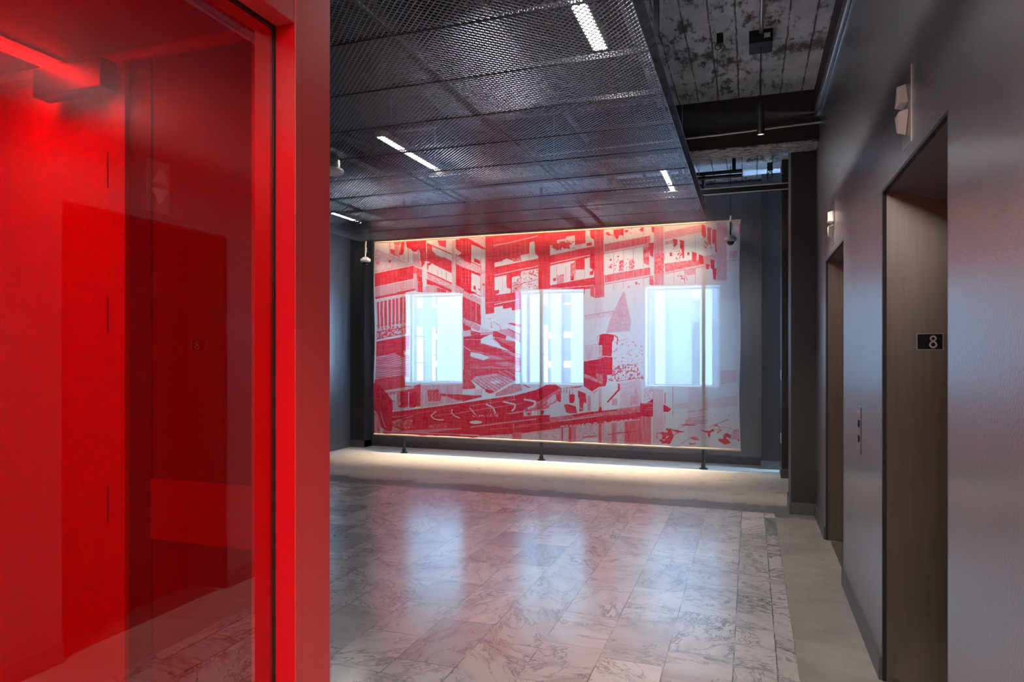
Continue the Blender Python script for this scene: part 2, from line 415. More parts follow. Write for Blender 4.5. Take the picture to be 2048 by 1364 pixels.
# ------------------------------------------------------------------ neighbouring building outside
FY = 20.0
M['facade'] = mat('pale_facade', (.15, .20, .25), .7)
M['facade2'] = mat('pale_pier', (.24, .29, .33), .7)
M['facglass'] = mat('facade_glass', (.75, .77, .77), .06, 1.0)
M['facblue'] = mat('facade_dark_glass', (.10, .14, .26), .2, .3)
nb = empty('office_building', (0, 0, 0))
tag(nb, 'pale office building with tall window strips seen through the scrim and windows', 'building')
def fx(px): return atY(px, 700, FY)[0]
def fz(px, py): return atY(px, py, FY)[2]
MB().box(-16, 6, FY, FY + 1, -14, 16).build('facade_wall', M['facade'], nb)
for (a, b) in [(780, 831), (881, 1058), (1065, 1086), (1107, 1126), (1146, 1295), (1313, 1332), (1401, 1425), (1447, 1560)]:
    MB().box(fx(a), fx(b), FY - .25, FY, -14, 16).build('pier', M['facade2'], nb)
ROWS = [(540, 617, 'w'), (654, 770, 'w'), (780, 840, 'w')]
for (a, b, rows) in [
    (831, 848, [(520, 617), (654, 661), (662, 672), (674, 710), (711, 724), (726, 764)]),
    (866, 873, [(520, 615), (655, 709), (711, 790)]),
    (874, 881, [(612, 616), (668, 678), (722, 733)]),
    (1058, 1065, [(608, 611), (664, 677), (722, 735)]),
    (1086, 1097, [(540, 610), (651, 709), (711, 790)]),
    (1098, 1107, [(664, 677), (722, 735)]),
    (1126, 1146, [(606, 610), (664, 676), (722, 735)]),
    (1295, 1313, [(602, 605), (662, 675), (722, 735)]),
    (1385, 1401, [(540, 602), (647, 710), (712, 790)]),
    (1426, 1442, [(647, 652), (661, 666), (675, 680), (688, 693), (702, 707), (715, 720), (729, 735), (742, 790)])]:
    for (p0, p1) in rows:
        MB().box(fx(a), fx(b), FY - .06, FY, fz(a, p1), fz(a, p0)).build('window_pane', M['facglass'], nb)
for (a, b, rows) in [
    (874, 881, [(540, 611), (679, 721), (734, 790)]), (1058, 1065, [(540, 607), (650, 663), (678, 721), (736, 790)]),
    (1098, 1107, [(540, 607), (646, 663), (678, 721), (736, 790)]), (1126, 1146, [(540, 605), (650, 663), (677, 721), (736, 790)]),
    (1295, 1313, [(540, 601), (647, 661), (676, 721), (736, 790)]),
    (1426, 1442, [(653, 660), (667, 674), (681, 687), (694, 701), (708, 714), (721, 728), (736, 741)])]:
    for (p0, p1) in rows:
        MB().box(fx(a), fx(b), FY - .03, FY, fz(a, p1), fz(a, p0)).build('dark_pane', M['facblue'], nb)

# ------------------------------------------------------------------ printed scrim
SX0, SX1, SZ0, SZ1, SY = -5.22, -.121, .262, 3.068, 8.80
NXG, NZG = 1040, 580
gx = np.linspace(SX0, SX1, NXG); gz = np.linspace(SZ0, SZ1, NZG)
GX, GZ = np.meshgrid(gx, gz)
# print artwork laid out in artwork units: u runs 748..1480 along the cloth, v is the height, both as the cloth reads from the lobby
rgt = math.cos(TH) * GX + math.sin(TH) * SY; fwd = -math.sin(TH) * GX + math.cos(TH) * SY
PX = 1024 + F * rgt / fwd; PY = HZ - F * (GZ - CH) / fwd
rs = np.random.RandomState(5)
INK = np.full(PX.shape, .06)
def vnoise(sx, sy, seed, octs=3):
    """value noise over PX, PY with feature size sx, sy"""
    r = np.random.RandomState(seed); out = np.zeros(PX.shape); amp = 1; tot = 0
    for o in range(octs):
        g = r.rand(420, 820); u = (PX - 740) / sx * 2 ** o; v = (PY - 430) / sy * 2 ** o
        iu = np.floor(u).astype(int); iv = np.floor(v).astype(int); fu = u - iu; fv = v - iv
        fu = fu * fu * (3 - 2 * fu); fv = fv * fv * (3 - 2 * fv)
        a = g[iv % 420, iu % 820]; b = g[iv % 420, (iu + 1) % 820]; c = g[(iv + 1) % 420, iu % 820]; d = g[(iv + 1) % 420, (iu + 1) % 820]
        out += amp * ((a * (1 - fu) + b * fu) * (1 - fv) + (c * (1 - fu) + d * fu) * fv); tot += amp; amp *= .55
    return out / tot
NV = vnoise(2.2, 26, 1); NS = vnoise(2.4, 2.4, 2, 2); NB = vnoise(14, 9, 3, 4); NH = vnoise(30, 2.2, 4); NBB = vnoise(60, 40, 9, 4)
def inside(pts):
    xs_ = [p[0] for p in pts]; ys_ = [p[1] for p in pts]
    m = (PX >= min(xs_)) & (PX <= max(xs_)) & (PY >= min(ys_)) & (PY <= max(ys_))
    idx = np.nonzero(m.ravel())[0]
    if len(idx) == 0: return idx
    x = PX.ravel()[idx]; y = PY.ravel()[idx]; c = np.zeros(len(idx), bool); n = len(pts)
    for i in range(n):
        x1, y1 = pts[i]; x2, y2 = pts[(i + 1) % n]
        if y1 == y2: continue
        k = ((y1 > y) != (y2 > y)) & (x < (x2 - x1) * (y - y1) / (y2 - y1) + x1)
        c ^= k
    return idx[c]
TEX = {'v': NV, 's': NS, 'b': NB, 'h': NH}
Iv = INK.reshape(-1)
def P(d, pts, tex=None, amt=.3, o=None):
    if o: pts = [(o[0] + x / o[2], o[1] + y / o[2]) for x, y in pts]
    idx = inside(pts)
    v = d
    if tex: v = d + amt * (TEX[tex].ravel()[idx] - .5) * 2
    Iv[idx] = v
def S(d, pts, tex='s', thr=.5, o=None):      # splatter: only where the noise passes the threshold
    if o: pts = [(o[0] + x / o[2], o[1] + y / o[2]) for x, y in pts]
    idx = inside(pts); n = TEX[tex].ravel()[idx]; Iv[idx[n > thr]] = d
def L(d, pts, w=1.2, o=None):
    if o: pts = [(o[0] + x / o[2], o[1] + y / o[2]) for x, y in pts]
    for (x1, y1), (x2, y2) in zip(pts[:-1], pts[1:]):
        l = math.hypot(x2 - x1, y2 - y1) or 1; nx_, ny_ = -(y2 - y1) / l * w / 2, (x2 - x1) / l * w / 2
        P(d, [(x1 + nx_, y1 + ny_), (x2 + nx_, y2 + ny_), (x2 - nx_, y2 - ny_), (x1 - nx_, y1 - ny_)])
A = (740, 440, 8.525); B = (920, 430, 8.525); C = (1100, 430, 8.525); D = (1290, 430, 8.525)
E = (740, 580, 8.525); G = (740, 740, 8.525); H = (920, 580, 8.525); K = (920, 740, 8.525)
N = (1100, 580, 8.525); O = (1100, 740, 8.525); Q = (1280, 740, 6.495)

# --- upper left house corner
P(.10, [(70, 380), (1000, 330), (1000, 1220), (80, 1220)], 'b', .05, A)
P(.22, [(80, 480), (660, 740), (740, 740), (740, 780), (85, 915)], 's', .12, A)
S(.5, [(85, 590), (180, 620), (170, 760), (95, 800)], 'h', .5, A)
P(.7, [(320, 685), (375, 685), (340, 735), (320, 720)], 'b', .2, A)
L(.35, [(85, 500), (640, 750)], 1.2, A); L(.4, [(95, 880), (740, 740)], 1.4, A)
for x in (335, 410, 500, 575, 655, 735, 820): L(.6, [(x, 370), (x, 600 + (x - 335) * .4)], .9, A)
P(.75, [(345, 490), (425, 510), (425, 610), (350, 570)], 'v', .2, A)
P(.45, [(420, 440), (490, 440), (490, 640), (420, 610)], 'v', .2, A)
P(.8, [(530, 375), (590, 370), (580, 520), (550, 600), (500, 600), (520, 470)], 'v', .2, A)
P(.55, [(410, 375), (530, 370), (500, 440), (420, 430)], 'b', .2, A)
P(.97, [(610, 370), (960, 350), (960, 600), (900, 610), (850, 560), (830, 500), (790, 540), (740, 540), (690, 490), (630, 470), (620, 430)], 'b', .12, A)
P(.35, [(740, 560), (820, 600), (880, 800), (880, 830), (740, 770)], 'v', .15, A)
P(.75, [(850, 580), (970, 560), (970, 700), (900, 720), (860, 690)], 'b', .2, A)
P(.7, [(870, 700), (940, 720), (930, 810), (880, 800)], 'v', .2, A)
P(.9, [(90, 915), (740, 780), (740, 1000), (90, 1140)], 'v', .14, A)
P(.62, [(740, 780), (890, 850), (890, 960), (740, 910)], 'v', .15, A)
P(.34, [(95, 1145), (750, 1015), (750, 1175), (95, 1330)], 'v', .18, A)
P(.35, [(750, 920), (820, 960), (820, 1230), (755, 1200)], 'v', .15, A)
P(.85, [(800, 930), (890, 970), (890, 1060), (820, 1050)], 'v', .2, A)
P(.7, [(820, 1060), (900, 1060), (900, 1230), (820, 1230)], 'v', .25, A)
P(.85, [(465, 1230), (775, 1170), (775, 1200), (470, 1262)], None, 0, A)
P(.85, [(95, 1325), (460, 1262), (600, 1240), (600, 1262), (120, 1370)], None, 0, A)
# balcony wing descending to the right
P(.10, [(890, 800), (975, 700), (975, 1130), (900, 1140)], 'v', .08, A)
P(.8, [(970, 400), (1060, 440), (1060, 520), (1390, 700), (1390, 905), (1170, 800), (1060, 740), (975, 700)], 'b', .22, A)
P(.12, [(1060, 400), (1380, 560), (1250, 640), (1130, 600), (1060, 520)], 'b', .15, A)
P(.10, [(1060, 360), (1380, 330), (1380, 570), (1090, 430)], 'b', .12, A)
S(.8, [(1150, 350), (1300, 350), (1290, 470), (1180, 430)], 'b', .5, A)
L(.85, [(970, 400), (1400, 585)], 2.0, A)
P(.85, [(975, 740), (1060, 720), (1010, 830), (985, 860)], 'b', .2, A)
P(.07, [(1000, 780), (1050, 760), (1380, 920), (1390, 1050), (1240, 1030), (1000, 890)], 's', .05, A)
for x in (1060, 1150, 1220, 1300): L(.5, [(x, 760 + (x - 1000) * .45), (x, 880 + (x - 1000) * .47)], .8, A)
P(.3, [(980, 895), (1400, 1090), (1400, 1190), (1100, 1080), (985, 1000)], 's', .2, A)
L(.9, [(980, 890), (1400, 1085)], 2.2, A)
P(.82, [(970, 1005), (1090, 1060), (1390, 1190), (1390, 1235), (1140, 1130), (975, 1100)], 'v', .15, A)
P(.3, [(1100, 1110), (1390, 1240), (900, 1230), (960, 1130)], 'v', .2, A)
P(.7, [(1140, 1150), (1300, 1200), (1300, 1235), (1150, 1225)], 'v', .3, A)
P(.25, [(1390, 350), (1465, 340), (1470, 1220), (1390, 1220)], 'v', .15, A)
P(.12, [(1300, 360), (1400, 350), (1390, 560), (1300, 520)], 's', .1, A)
# dark red wing
P(.96, [(0, 400), (435, 385), (435, 560), (435, 1330), (0, 1350)], 'v', .08, B)
P(.96, [(1465, 330), (1600, 320), (1600, 1230), (1465, 1120)], 'v', .1, A)
P(.15, [(1465, 490), (1560, 560), (1500, 610), (1465, 580)], 'b', .2, A)
P(.3, [(1470, 600), (1600, 665), (1600, 820), (1470, 750)], 's', .2, A)
P(.35, [(1465, 1110), (1600, 1175), (1600, 1240), (1465, 1240)], 's', .2, A)
P(.3, [(110, 385), (435, 380), (435, 570)], 'b', .15, B)
L(.95, [(100, 430), (435, 585)], 1.7, B)
P(.10, [(190, 500), (350, 560), (350, 900), (190, 830)], 'b', .15, B); P(.92, [(240, 735), (340, 780), (340, 840), (240, 800)], None, 0, B)
P(.22, [(350, 570), (435, 590), (435, 1400), (355, 1400)], 'v', .14, B)
P(.32, [(0, 745), (365, 910), (435, 950), (435, 1010), (360, 1010), (0, 870)], 's', .2, B)
L(.9, [(0, 735), (185, 800), (360, 885)], 1.4, B); L(.9, [(0, 875), (350, 1035)], 1.6, B)
P(.1, [(190, 985), (350, 1045), (350, 1355), (190, 1290)], 's', .1, B)
P(.95, [(230, 1200), (270, 1220), (270, 1285), (230, 1260)], None, 0, B); P(.8, [(315, 1250), (345, 1265), (345, 1290), (315, 1280)], None, 0, B)
P(.8, [(385, 1165), (420, 1180), (420, 1205), (385, 1195)], None, 0, B)
for x in (30, 100, 150): L(.3, [(x, 430), (x, 660)], .7, B); L(.35, [(x, 900), (x + 3, 1180)], .7, B)
# --- big facade
def coral(x):     # overall ink strength falls off to the right
    return .82 - (x - 971) / 470 * .5
f0 = inside([(971, 470), (1208, 455), (1208, 640), (1030, 640), (1030, 620), (988, 626), (971, 629)])
Iv[f0] = .80 + .2 * (NV.ravel()[f0] - .5) + .16 * (NBB.ravel()[f0] - .5)
stair = [(971, 629), (988, 626), (988, 614.5), (1005.5, 611), (1006, 618), (1023, 615), (1024, 621), (1030.5, 620), (1043, 618), (1043, 660), (971, 660)]
P(.05, stair, 's', .03)
L(.25, [(575, 520), (860, 470), (1335, 355)], 2.0, B); L(.25, [(580, 1025), (1335, 868)], 2.0, B)
L(.15, [(580, 245), (940, 180)], 1.8, H); L(.3, [(400, 225), (1040, 160)], .8, H)
P(.07, [(585, 810), (720, 785), (725, 770), (800, 740), (930, 800), (1040, 775), (1040, 685), (1180, 655), (1185, 465), (1270, 450), (1280, 660), (1335, 700), (1335, 740), (585, 890)], 's', .05, B)
P(.6, [(830, 750), (1035, 700), (1050, 780), (930, 800)], 's', .35, B)
P(.25, [(585, 470), (700, 500), (720, 740), (600, 780)], 'v', .15, B) if False else None
for x in (720, 800, 880, 940, 1030, 1110): L(.5, [(x, 520 - (x - 720) * .2), (x, 740 - (x - 720) * .2)], .9, B)
P(.07, [(585, 1060), (790, 1025), (795, 1240), (865, 1260), (860, 1330), (590, 1364), (665, 1330), (665, 1275), (585, 1285)], 's', .05, B)
P(.12, [(885, 1060), (1035, 1030), (1040, 960), (1335, 910), (1335, 1245), (885, 1320)], 's', .12, B)
P(.35, [(890, 1150), (1035, 1130), (1030, 1300), (890, 1315)], 's', .25, B)
L(.8, [(890, 1215), (1330, 1095)], 1.0, B)
for x in (725, 1035, 1178): L(.5, [(x, 650), (x, 830)], .7, B); L(.5, [(x, 980), (x, 1290)], .7, B)
S(.8, [(900, 930), (1330, 900), (1330, 1240), (900, 1310)], 's', .70, B)
P(.85, [(0, 1270 - 0), (0, 1270), (1, 1270)], None, 0, B)
# bay 2
P(.12, [(0, 500), (115, 480), (120, 430), (270, 400), (280, 370), (425, 345), (430, 515), (600, 480), (600, 260), (680, 260), (690, 380), (750, 420), (750, 530), (0, 690)], 'b', .2, C)
S(.8, [(0, 500), (430, 400), (430, 560), (0, 620)], 'b', .56, C); P(.7, [(620, 480), (715, 465), (715, 520), (625, 530)], 'b', .3, C)
L(.22, [(0, 830), (690, 683)], 2.0, C)
P(.10, [(0, 865), (430, 775), (440, 930), (590, 925), (590, 745), (680, 720), (680, 900), (750, 950), (750, 1060), (0, 1200)], 's', .06, C)
P(.5, [(350, 830), (430, 800), (430, 1000), (380, 1110), (350, 1110)], 's', .2, C); P(.45, [(115, 1030), (240, 1010), (240, 1150), (115, 1180)], 's', .2, C)
P(.88, [(440, 765), (590, 740), (590, 920), (440, 935)], 'b', .1, C); P(.9, [(50, 1080), (105, 1070), (95, 1125), (55, 1125)], None, 0, C)
P(.85, [(675, 970), (740, 940), (735, 1020), (680, 1020)], 'b', .1, C); P(.85, [(360, 1050), (410, 1040), (410, 1110), (350, 1120)], 'b', .2, C)
P(.92, [(685, 665), (762, 665), (762, 920), (685, 880)], 'v', .1, C)
for x in (115, 270, 430, 590): L(.55, [(x, 880), (x, 1120)], .7, C)
L(.25, [(0, 1250), (240, 1245), (750, 1198)], 1.8, C)
P(.9, [(690, 1215), (755, 1205), (755, 1364), (690, 1364)], 'v', .1, C); P(.12, [(590, 1270), (690, 1250), (690, 1364), (590, 1364)], None, 0, C)
# column and bay 3
f1 = inside([(1208, 455), (1482, 438), (1482, 600), (1208, 600)]); Iv[f1] = .08 + .04 * NS.ravel()[f1]
P(.62, [(760, 250), (918, 240), (918, 1390), (760, 1390)], 'v', .16, C)
P(.12, [(920, 245), (1705, 190), (1705, 350), (920, 500)], 's', .06, C)
P(.85, [(1085, 250), (1255, 235), (1255, 350), (1180, 340), (1160, 410), (1120, 400), (1085, 330)], 'b', .12, C)
S(.75, [(940, 300), (1085, 290), (1085, 350), (980, 350)], 'b', .45, C); S(.75, [(1255, 225), (1600, 215), (1590, 320), (1300, 360)], 'b', .56, C)
P(.56, [(920, 500), (1705, 352), (1705, 490), (920, 640)], 'v', .14, C)
L(.2, [(925, 505), (925, 635), (1685, 490)], 1.6, C); L(.7, [(930, 658), (1690, 512)], 1.0, C)
P(.08, [(920, 670), (1690, 525), (1690, 885), (920, 1025)], 's', .04, C)
P(.5, [(1180, 780), (1255, 770), (1250, 950), (1180, 955)], 's', .35, C); P(.4, [(1345, 770), (1425, 745), (1425, 930), (1345, 935)], 's', .3, C)
S(.7, [(1000, 700), (1200, 700), (1200, 960), (1000, 960)], 's', .72, C); S(.7, [(1255, 740), (1440, 740), (1440, 920), (1255, 950)], 's', .66, C)
P(.55, [(920, 1030), (1705, 890), (1705, 1020), (920, 1165)], 'v', .14, C)
L(.2, [(928, 1040), (928, 1162), (1705, 1025)], 1.6, C); L(.7, [(930, 1185), (1700, 1050)], 1.0, C)
for x in (1088, 1255, 1425, 1595): L(.6, [(x, 640 - (x - 1088) * .2), (x, 1000 - (x - 1088) * .2)], .8, C); L(.6, [(x, 250), (x, 440 - (x - 1088) * .2)], .7, C); L(.5, [(x, 1170 - (x - 1088) * .2), (x, 1364)], .7, C)
S(.6, [(930, 1190), (1690, 1060), (1690, 1300), (930, 1364)], 'b', .72, C)
P(.62, [(1595, 520), (1690, 480), (1690, 860), (1600, 820)], 'b', .5, C)
# column, bay 4
P(.78, [(70, 480), (150, 470), (140, 720), (90, 690), (70, 600)], 'v', .1, D); P(.6, [(70, 1040), (140, 1030), (150, 1240), (80, 1240)], 'b', .3, D)
P(.75, [(105, 205), (165, 200), (150, 300), (120, 290)], 'b', .2, D)
P(.42, [(155, 200), (318, 190), (320, 1290), (155, 1290)], 'v', .14, D)
P(.55, [(160, 660), (330, 650), (355, 770), (320, 770), (320, 1000), (160, 1000)], 's', .25, D)
P(.10, [(320, 205), (545, 180), (560, 215), (320, 285)], 's', .04, D)
P(.36, [(325, 290), (960, 160), (965, 290), (325, 425)], 's', .12, D)
L(.15, [(322, 300), (322, 430), (960, 300)], 1.8, D); P(.36, [(340, 450), (480, 420), (480, 495), (340, 510)], 's', .12, D)
P(.06, [(325, 515), (480, 480), (670, 430), (680, 385), (960, 345), (1010, 690), (790, 740), (330, 825)], 's', .03, D)
P(.8, [(478, 400), (550, 420), (550, 500), (510, 545), (485, 540)], 'v', .1, D)
P(.82, [(595, 425), (665, 440), (665, 740), (645, 740), (628, 600), (600, 560)], 'v', .1, D)
P(.12, [(1020, 350), (1215, 330), (1215, 650), (1010, 690)], 's', .04, D)
P(.30, [(1000, 700), (1220, 660), (1220, 800), (1000, 840)], 's', .10, D)
P(.5, [(330, 830), (1000, 745), (1000, 840), (350, 975)], 's', .16, D)
P(.66, [(795, 615), (885, 650), (872, 805), (800, 785)], 'v', .1, D); P(.82, [(915, 665), (995, 700), (995, 840), (918, 820)], 'v', .1, D)
P(.7, [(1030, 830), (1105, 840), (1085, 930), (1040, 920)], 'v', .1, D); P(.78, [(1120, 750), (1180, 775), (1190, 905), (1220, 910), (1210, 1110), (1165, 1090), (1150, 925), (1118, 900)], 'v', .1, D)
P(.62, [(965, 160), (1030, 175), (1040, 360), (1010, 400), (965, 330)], 'v', .12, D); P(.6, [(1060, 205), (1130, 225), (1122, 515), (1080, 480), (1060, 400)], 'v', .12, D)
P(.66, [(1145, 250), (1215, 245), (1222, 645), (1195, 620), (1190, 490), (1150, 490)], 'v', .12, D)
L(.15, [(330, 985), (1000, 855)], 1.8, D); L(.6, [(345, 1000), (1020, 872)], 1.1, D)
P(.34, [(680, 945), (860, 905), (860, 1010), (690, 1035)], 's', .12, D)
S(.7, [(480, 560), (640, 560), (640, 770), (500, 770)], 's', .66, D); S(.75, [(420, 640), (470, 640), (460, 700), (420, 700)], 's', .3, D); S(.75, [(725, 630), (755, 640), (755, 690), (725, 690)], 's', .3, D)
S(.7, [(540, 1030), (720, 1030), (730, 1130), (560, 1100)], 's', .62, D); S(.6, [(1000, 400), (1140, 500), (1140, 610), (1010, 560)], 's', .62, D)
P(.30, [(1225, 130), (1395, 115), (1400, 1115), (1225, 1120)], 'v', .08, D)
P(.28, [(1435, 620), (1590, 600), (1590, 730), (1435, 760)], 's', .08, D); P(.22, [(1490, 130), (1600, 120), (1600, 190), (1490, 200)], 's', .08, D)
L(.4, [(1400, 790), (1600, 765)], 1.4, D); P(.6, [(1605, 150), (1640, 145), (1625, 330), (1605, 330)], 'v', .15, D)
for x in (497, 675, 860): L(.5, [(x, 900), (x, 1180)], .8, D)
for x in (857,): L(.35, [(x, 350), (x, 620)], .8, D)
# --- left: row of pillars
P(.72, [(95, 120), (600, 20), (620, 740), (100, 850)], 'v', .15, E)
P(.16, [(95, 150), (600, 60), (600, 110), (95, 215)], 's', .1, E); L(.9, [(95, 150), (600, 40)], 1.8, E)
for k in range(9):
    x = 100 + k * 64; kk = 8 if k in (1, 2) else 0
    P(.18, [(x, 190 - k * 11), (x + 24, 186 - k * 11), (x + 24 - kk, 380), (x + 22, 700 - k * 9), (x - 2, 704 - k * 9), (x - kk, 380)], 'v', .12, E)
S(.22, [(100, 640), (600, 560), (600, 760), (100, 840)], 's', .55, E)
L(.9, [(100, 720), (700, 620)], 1.5, E); L(.8, [(100, 615), (590, 520)], .8, E); L(.15, [(100, 860), (700, 740)], 2.2, E); L(.9, [(100, 835), (680, 728)], .8, E)
P(.9, [(100, 880), (690, 770), (690, 1010), (450, 1080), (100, 1140)], 'h', .22, E)
P(.42, [(100, 1140), (440, 1070), (500, 1140), (690, 1080), (690, 1480), (100, 1520)], 'h', .28, E)
for k in range(11): L(.82, [(100, 1190 + k * 34), (690, 1030 + k * 40)], .9, E)
P(.9, [(430, 1080), (560, 1040), (590, 1130), (520, 1140)], 'b', .12, E)
P(.72, [(85, 170), (580, 90), (600, 270), (740, 270), (870, 240), (870, 620), (240, 640), (80, 700)], 's', .16, G)
P(.9, [(100, 380), (240, 360), (260, 640), (100, 700)], 'v', .1, G)
P(.25, [(240, 350), (745, 270), (745, 310), (620, 340), (245, 395)], 's', .1, G)
P(.55, [(240, 395), (620, 350), (620, 620), (390, 700)], 'v', .4, G)
P(.25, [(390, 545), (450, 540), (470, 640), (735, 625), (735, 660), (390, 710)], 's', .12, G)
P(.98, [(510, 370), (640, 360), (650, 620), (600, 640), (510, 640)], 'v', .05, G); P(.98, [(670, 400), (770, 370), (850, 400), (820, 600), (760, 640), (670, 640)], 'v', .05, G)
L(.3, [(658, 370), (655, 640)], 1.8, G)
P(.3, [(325, 430), (460, 410), (450, 530), (350, 500)], 'v', .25, G); P(.25, [(500, 545), (525, 550), (520, 600), (495, 600)], None, 0, G)
P(.30, [(870, 260), (1570, 240), (1570, 540), (870, 640)], 'v', .16, G)
P(.66, [(970, 340), (1180, 330), (1190, 400), (1570, 420), (1560, 500), (1210, 440), (1190, 520), (1000, 530)], 's', .25, G)
P(.85, [(1210, 415), (1705, 425), (1705, 500), (1500, 520)], 'h', .15, G); L(.9, [(1000, 525), (1190, 520), (1200, 420)], 1.1, G)
for x in (1060, 1180, 1300, 1420): L(.25, [(x, 230), (x, 600)], .8, G)
# below and between windows, ramps
P(.85, [(50, 110), (355, 250), (358, 600), (50, 480)], 's', .22, H)
P(.35, [(50, 0), (358, 150), (358, 240), (50, 110)], 's', .2, H); L(.9, [(120, 0), (358, 110)], 1.4, H)
for x in (190, 275): L(.3, [(x, 180), (x, 540)], .8, H)
P(.38, [(50, 470), (350, 620), (350, 690), (300, 700), (50, 570)], 's', .22, H)
P(.92, [(50, 570), (190, 640), (190, 690), (60, 700)], 'v', .06, H); P(.22, [(60, 700), (180, 680), (180, 780), (60, 790)], 's', .1, H)
P(.05, [(360, 320), (440, 320), (440, 410), (580, 395), (945, 350), (945, 560), (935, 640), (550, 700), (370, 660), (358, 600)], 's', .03, H)
P(.2, [(360, 640), (560, 700), (560, 730), (360, 780)], 's', .1, H); P(.8, [(185, 690), (355, 730), (355, 790), (190, 790)], 's', .3, H)
P(.96, [(60, 795), (350, 775), (545, 745), (400, 810), (350, 840), (60, 845)], 'h', .06, H)
P(.4, [(360, 720), (550, 715), (550, 760), (360, 770)], 'h', .15, H)
P(.8, [(555, 700), (620, 700), (790, 780), (785, 840), (555, 790)], 'v', .15, H); P(.35, [(630, 690), (820, 660), (830, 780), (790, 780)], 's', .15, H)
for (a_, b_) in (((530, 545), (535, 650)), ((560, 540), (690, 610)), ((690, 610), (695, 690)), ((480, 490), (530, 490))): L(.7, [a_, b_], .8, H)
P(.85, [(805, 570), (880, 560), (1040, 590), (1040, 640), (940, 610)], 'h', .1, H)
P(.45, [(820, 655), (1040, 760), (1040, 900), (830, 780)], 'v', .2, H); L(.95, [(820, 660), (1040, 765)], 1.4, H)
P(.6, [(555, 790), (790, 850), (945, 880), (945, 1000), (600, 830)], 'h', .3, H)
P(.9, [(550, 815), (620, 840), (945, 1000), (945, 1085), (700, 970), (660, 900)], 'h', .08, H); P(.35, [(550, 820), (690, 930), (700, 970), (555, 900)], 'h', .1, H)
P(.9, [(60, 850), (355, 845), (360, 1090), (190, 1030), (60, 950)], 's', .22, H)
P(.6, [(355, 900), (700, 1000), (945, 1130), (1040, 1170), (1040, 1400), (180, 1400), (180, 1040)], 'h', .38, H)
P(.05, [(365, 840), (545, 830), (700, 960), (945, 1085), (1040, 1130), (940, 1140), (600, 965), (370, 890)], None, 0, H)
for k in range(7): L(.92, [(200, 1000 - k * 18), (700, 1140 - k * 22), (1040, 1290 - k * 30)], 1.5, H)
P(.1, [(190, 1060), (360, 1090), (500, 1150), (400, 1200), (180, 1130)], 's', .1, H)
P(.82, [(60, 960), (180, 1040), (180, 1364), (60, 1364)], 's', .2, H)
P(.78, [(0, 0), (190, 0), (245, 330), (45, 340), (0, 300)], 's', .25, K) if False else None
P(.7, [(45, 0), (300, 0), (260, 320), (40, 330)], 's', .25, K)
P(.72, [(280, 0), (940, 0), (945, 180), (620, 60), (270, 110)], 'h', .2, K)
P(.32, [(190, 180), (270, 110), (620, 60), (940, 180), (770, 270), (600, 380), (450, 460), (380, 400)], 's', .2, K)
P(.07, [(190, 180), (230, 190), (450, 380), (560, 410), (940, 190), (910, 260), (610, 400), (600, 460), (420, 470)], 's', .03, K)
P(.07, [(780, 280), (915, 200), (915, 300), (790, 350)], 's', .03, K); P(.07, [(500, 200), (650, 170), (720, 210), (560, 240)], 's', .03, K)
for k in range(9): L(.85, [(210 + k * 62, 170 - k * 12), (520 + k * 52, 400 - k * 27)], .9, K)
P(.9, [(430, 320), (590, 370), (500, 400), (430, 370)], 'b', .1, K)
L(.15, [(640, 10), (900, 160)], .9, K); L(.15, [(760, 0), (940, 100)], .9, K)
P(.45, [(600, 400), (900, 240), (1040, 230), (1060, 350), (900, 400), (600, 460)], 's', .15, K); P(.1, [(1060, 240), (1300, 235), (1300, 300), (1070, 330)], 's', .06, K); L(.9, [(1080, 245), (1190, 300)], 1.8, K)
P(.2, [(245, 330), (380, 320), (380, 420), (245, 425)], 's', .1, K)
P(.88, [(40, 430), (360, 430), (370, 460), (40, 540)], 'h', .1, K)
# --- road
P(1.0, [(750, 862), (785, 824), (842, 817), (924, 806), (1033, 790), (1072, 780), (1096, 768), (1110, 768), (1122, 776), (1102, 798), (1082, 812), (1046, 820), (1052, 828), (1130, 830), (1300, 822),
         (1300, 836), (1180, 848), (1100, 859), (1040, 867), (960, 872), (935, 879), (748, 872)], 'h', .07)
P(.55, [(1082, 800), (1120, 776), (1180, 770), (1190, 790), (1130, 812), (1050, 824), (1046, 820)], 's', .3)
P(1.0, [(748, 766), (762, 772), (776, 788), (785, 802), (784, 862), (775, 862), (762, 852), (757, 830), (748, 820)], None)
P(.5, [(748, 822), (757, 830), (762, 852), (775, 862), (748, 867)], 'v', .3); P(.12, [(760, 856), (766, 858), (766, 866), (760, 866)], None)
L(.3, [(762, 824), (766, 840), (772, 856)], 1.5)
P(.6, [(785, 842), (825, 838), (825, 856), (810, 858), (785, 850)], 's', .3); L(.25, [(785, 834), (812, 831)], 1.5); L(.3, [(790, 842), (826, 832)], 1.2)
P(.45, [(785, 852), (806, 862), (825, 862), (825, 867), (783, 865)], 's', .2)
P(.7, [(860, 850), (895, 846), (893, 856), (850, 862)], 's', .3)
W5 = .12
for pts, w in (([(1130, 705), (1040, 780), (1090, 830), (1170, 850), (1255, 850)], 2.2), ([(1400, 665), (1385, 730), (1440, 780), (1530, 820)], 2.0)): L(W5, pts, w, G)
for pts, w in (([(165, 640), (275, 770)], 2.0), ([(440, 580), (560, 640), (600, 740)], 3.2), ([(730, 540), (900, 575), (945, 590), (930, 660), (880, 700)], 3.4), ([(1090, 500), (1200, 520), (1285, 540), (1260, 620), (1160, 655)], 3.6)): L(W5, pts, w, K)
L(.5, [(400, 800), (720, 760), (1090, 690), (1500, 700 - 80)], .9, G); L(.4, [(0, 728), (500, 650), (1100, 562)], 1.1, K); L(.4, [(180, 610), (500, 560), (950, 500)], 1.0, K); L(.4, [(1100, 780), (1560, 732)], .9, G)
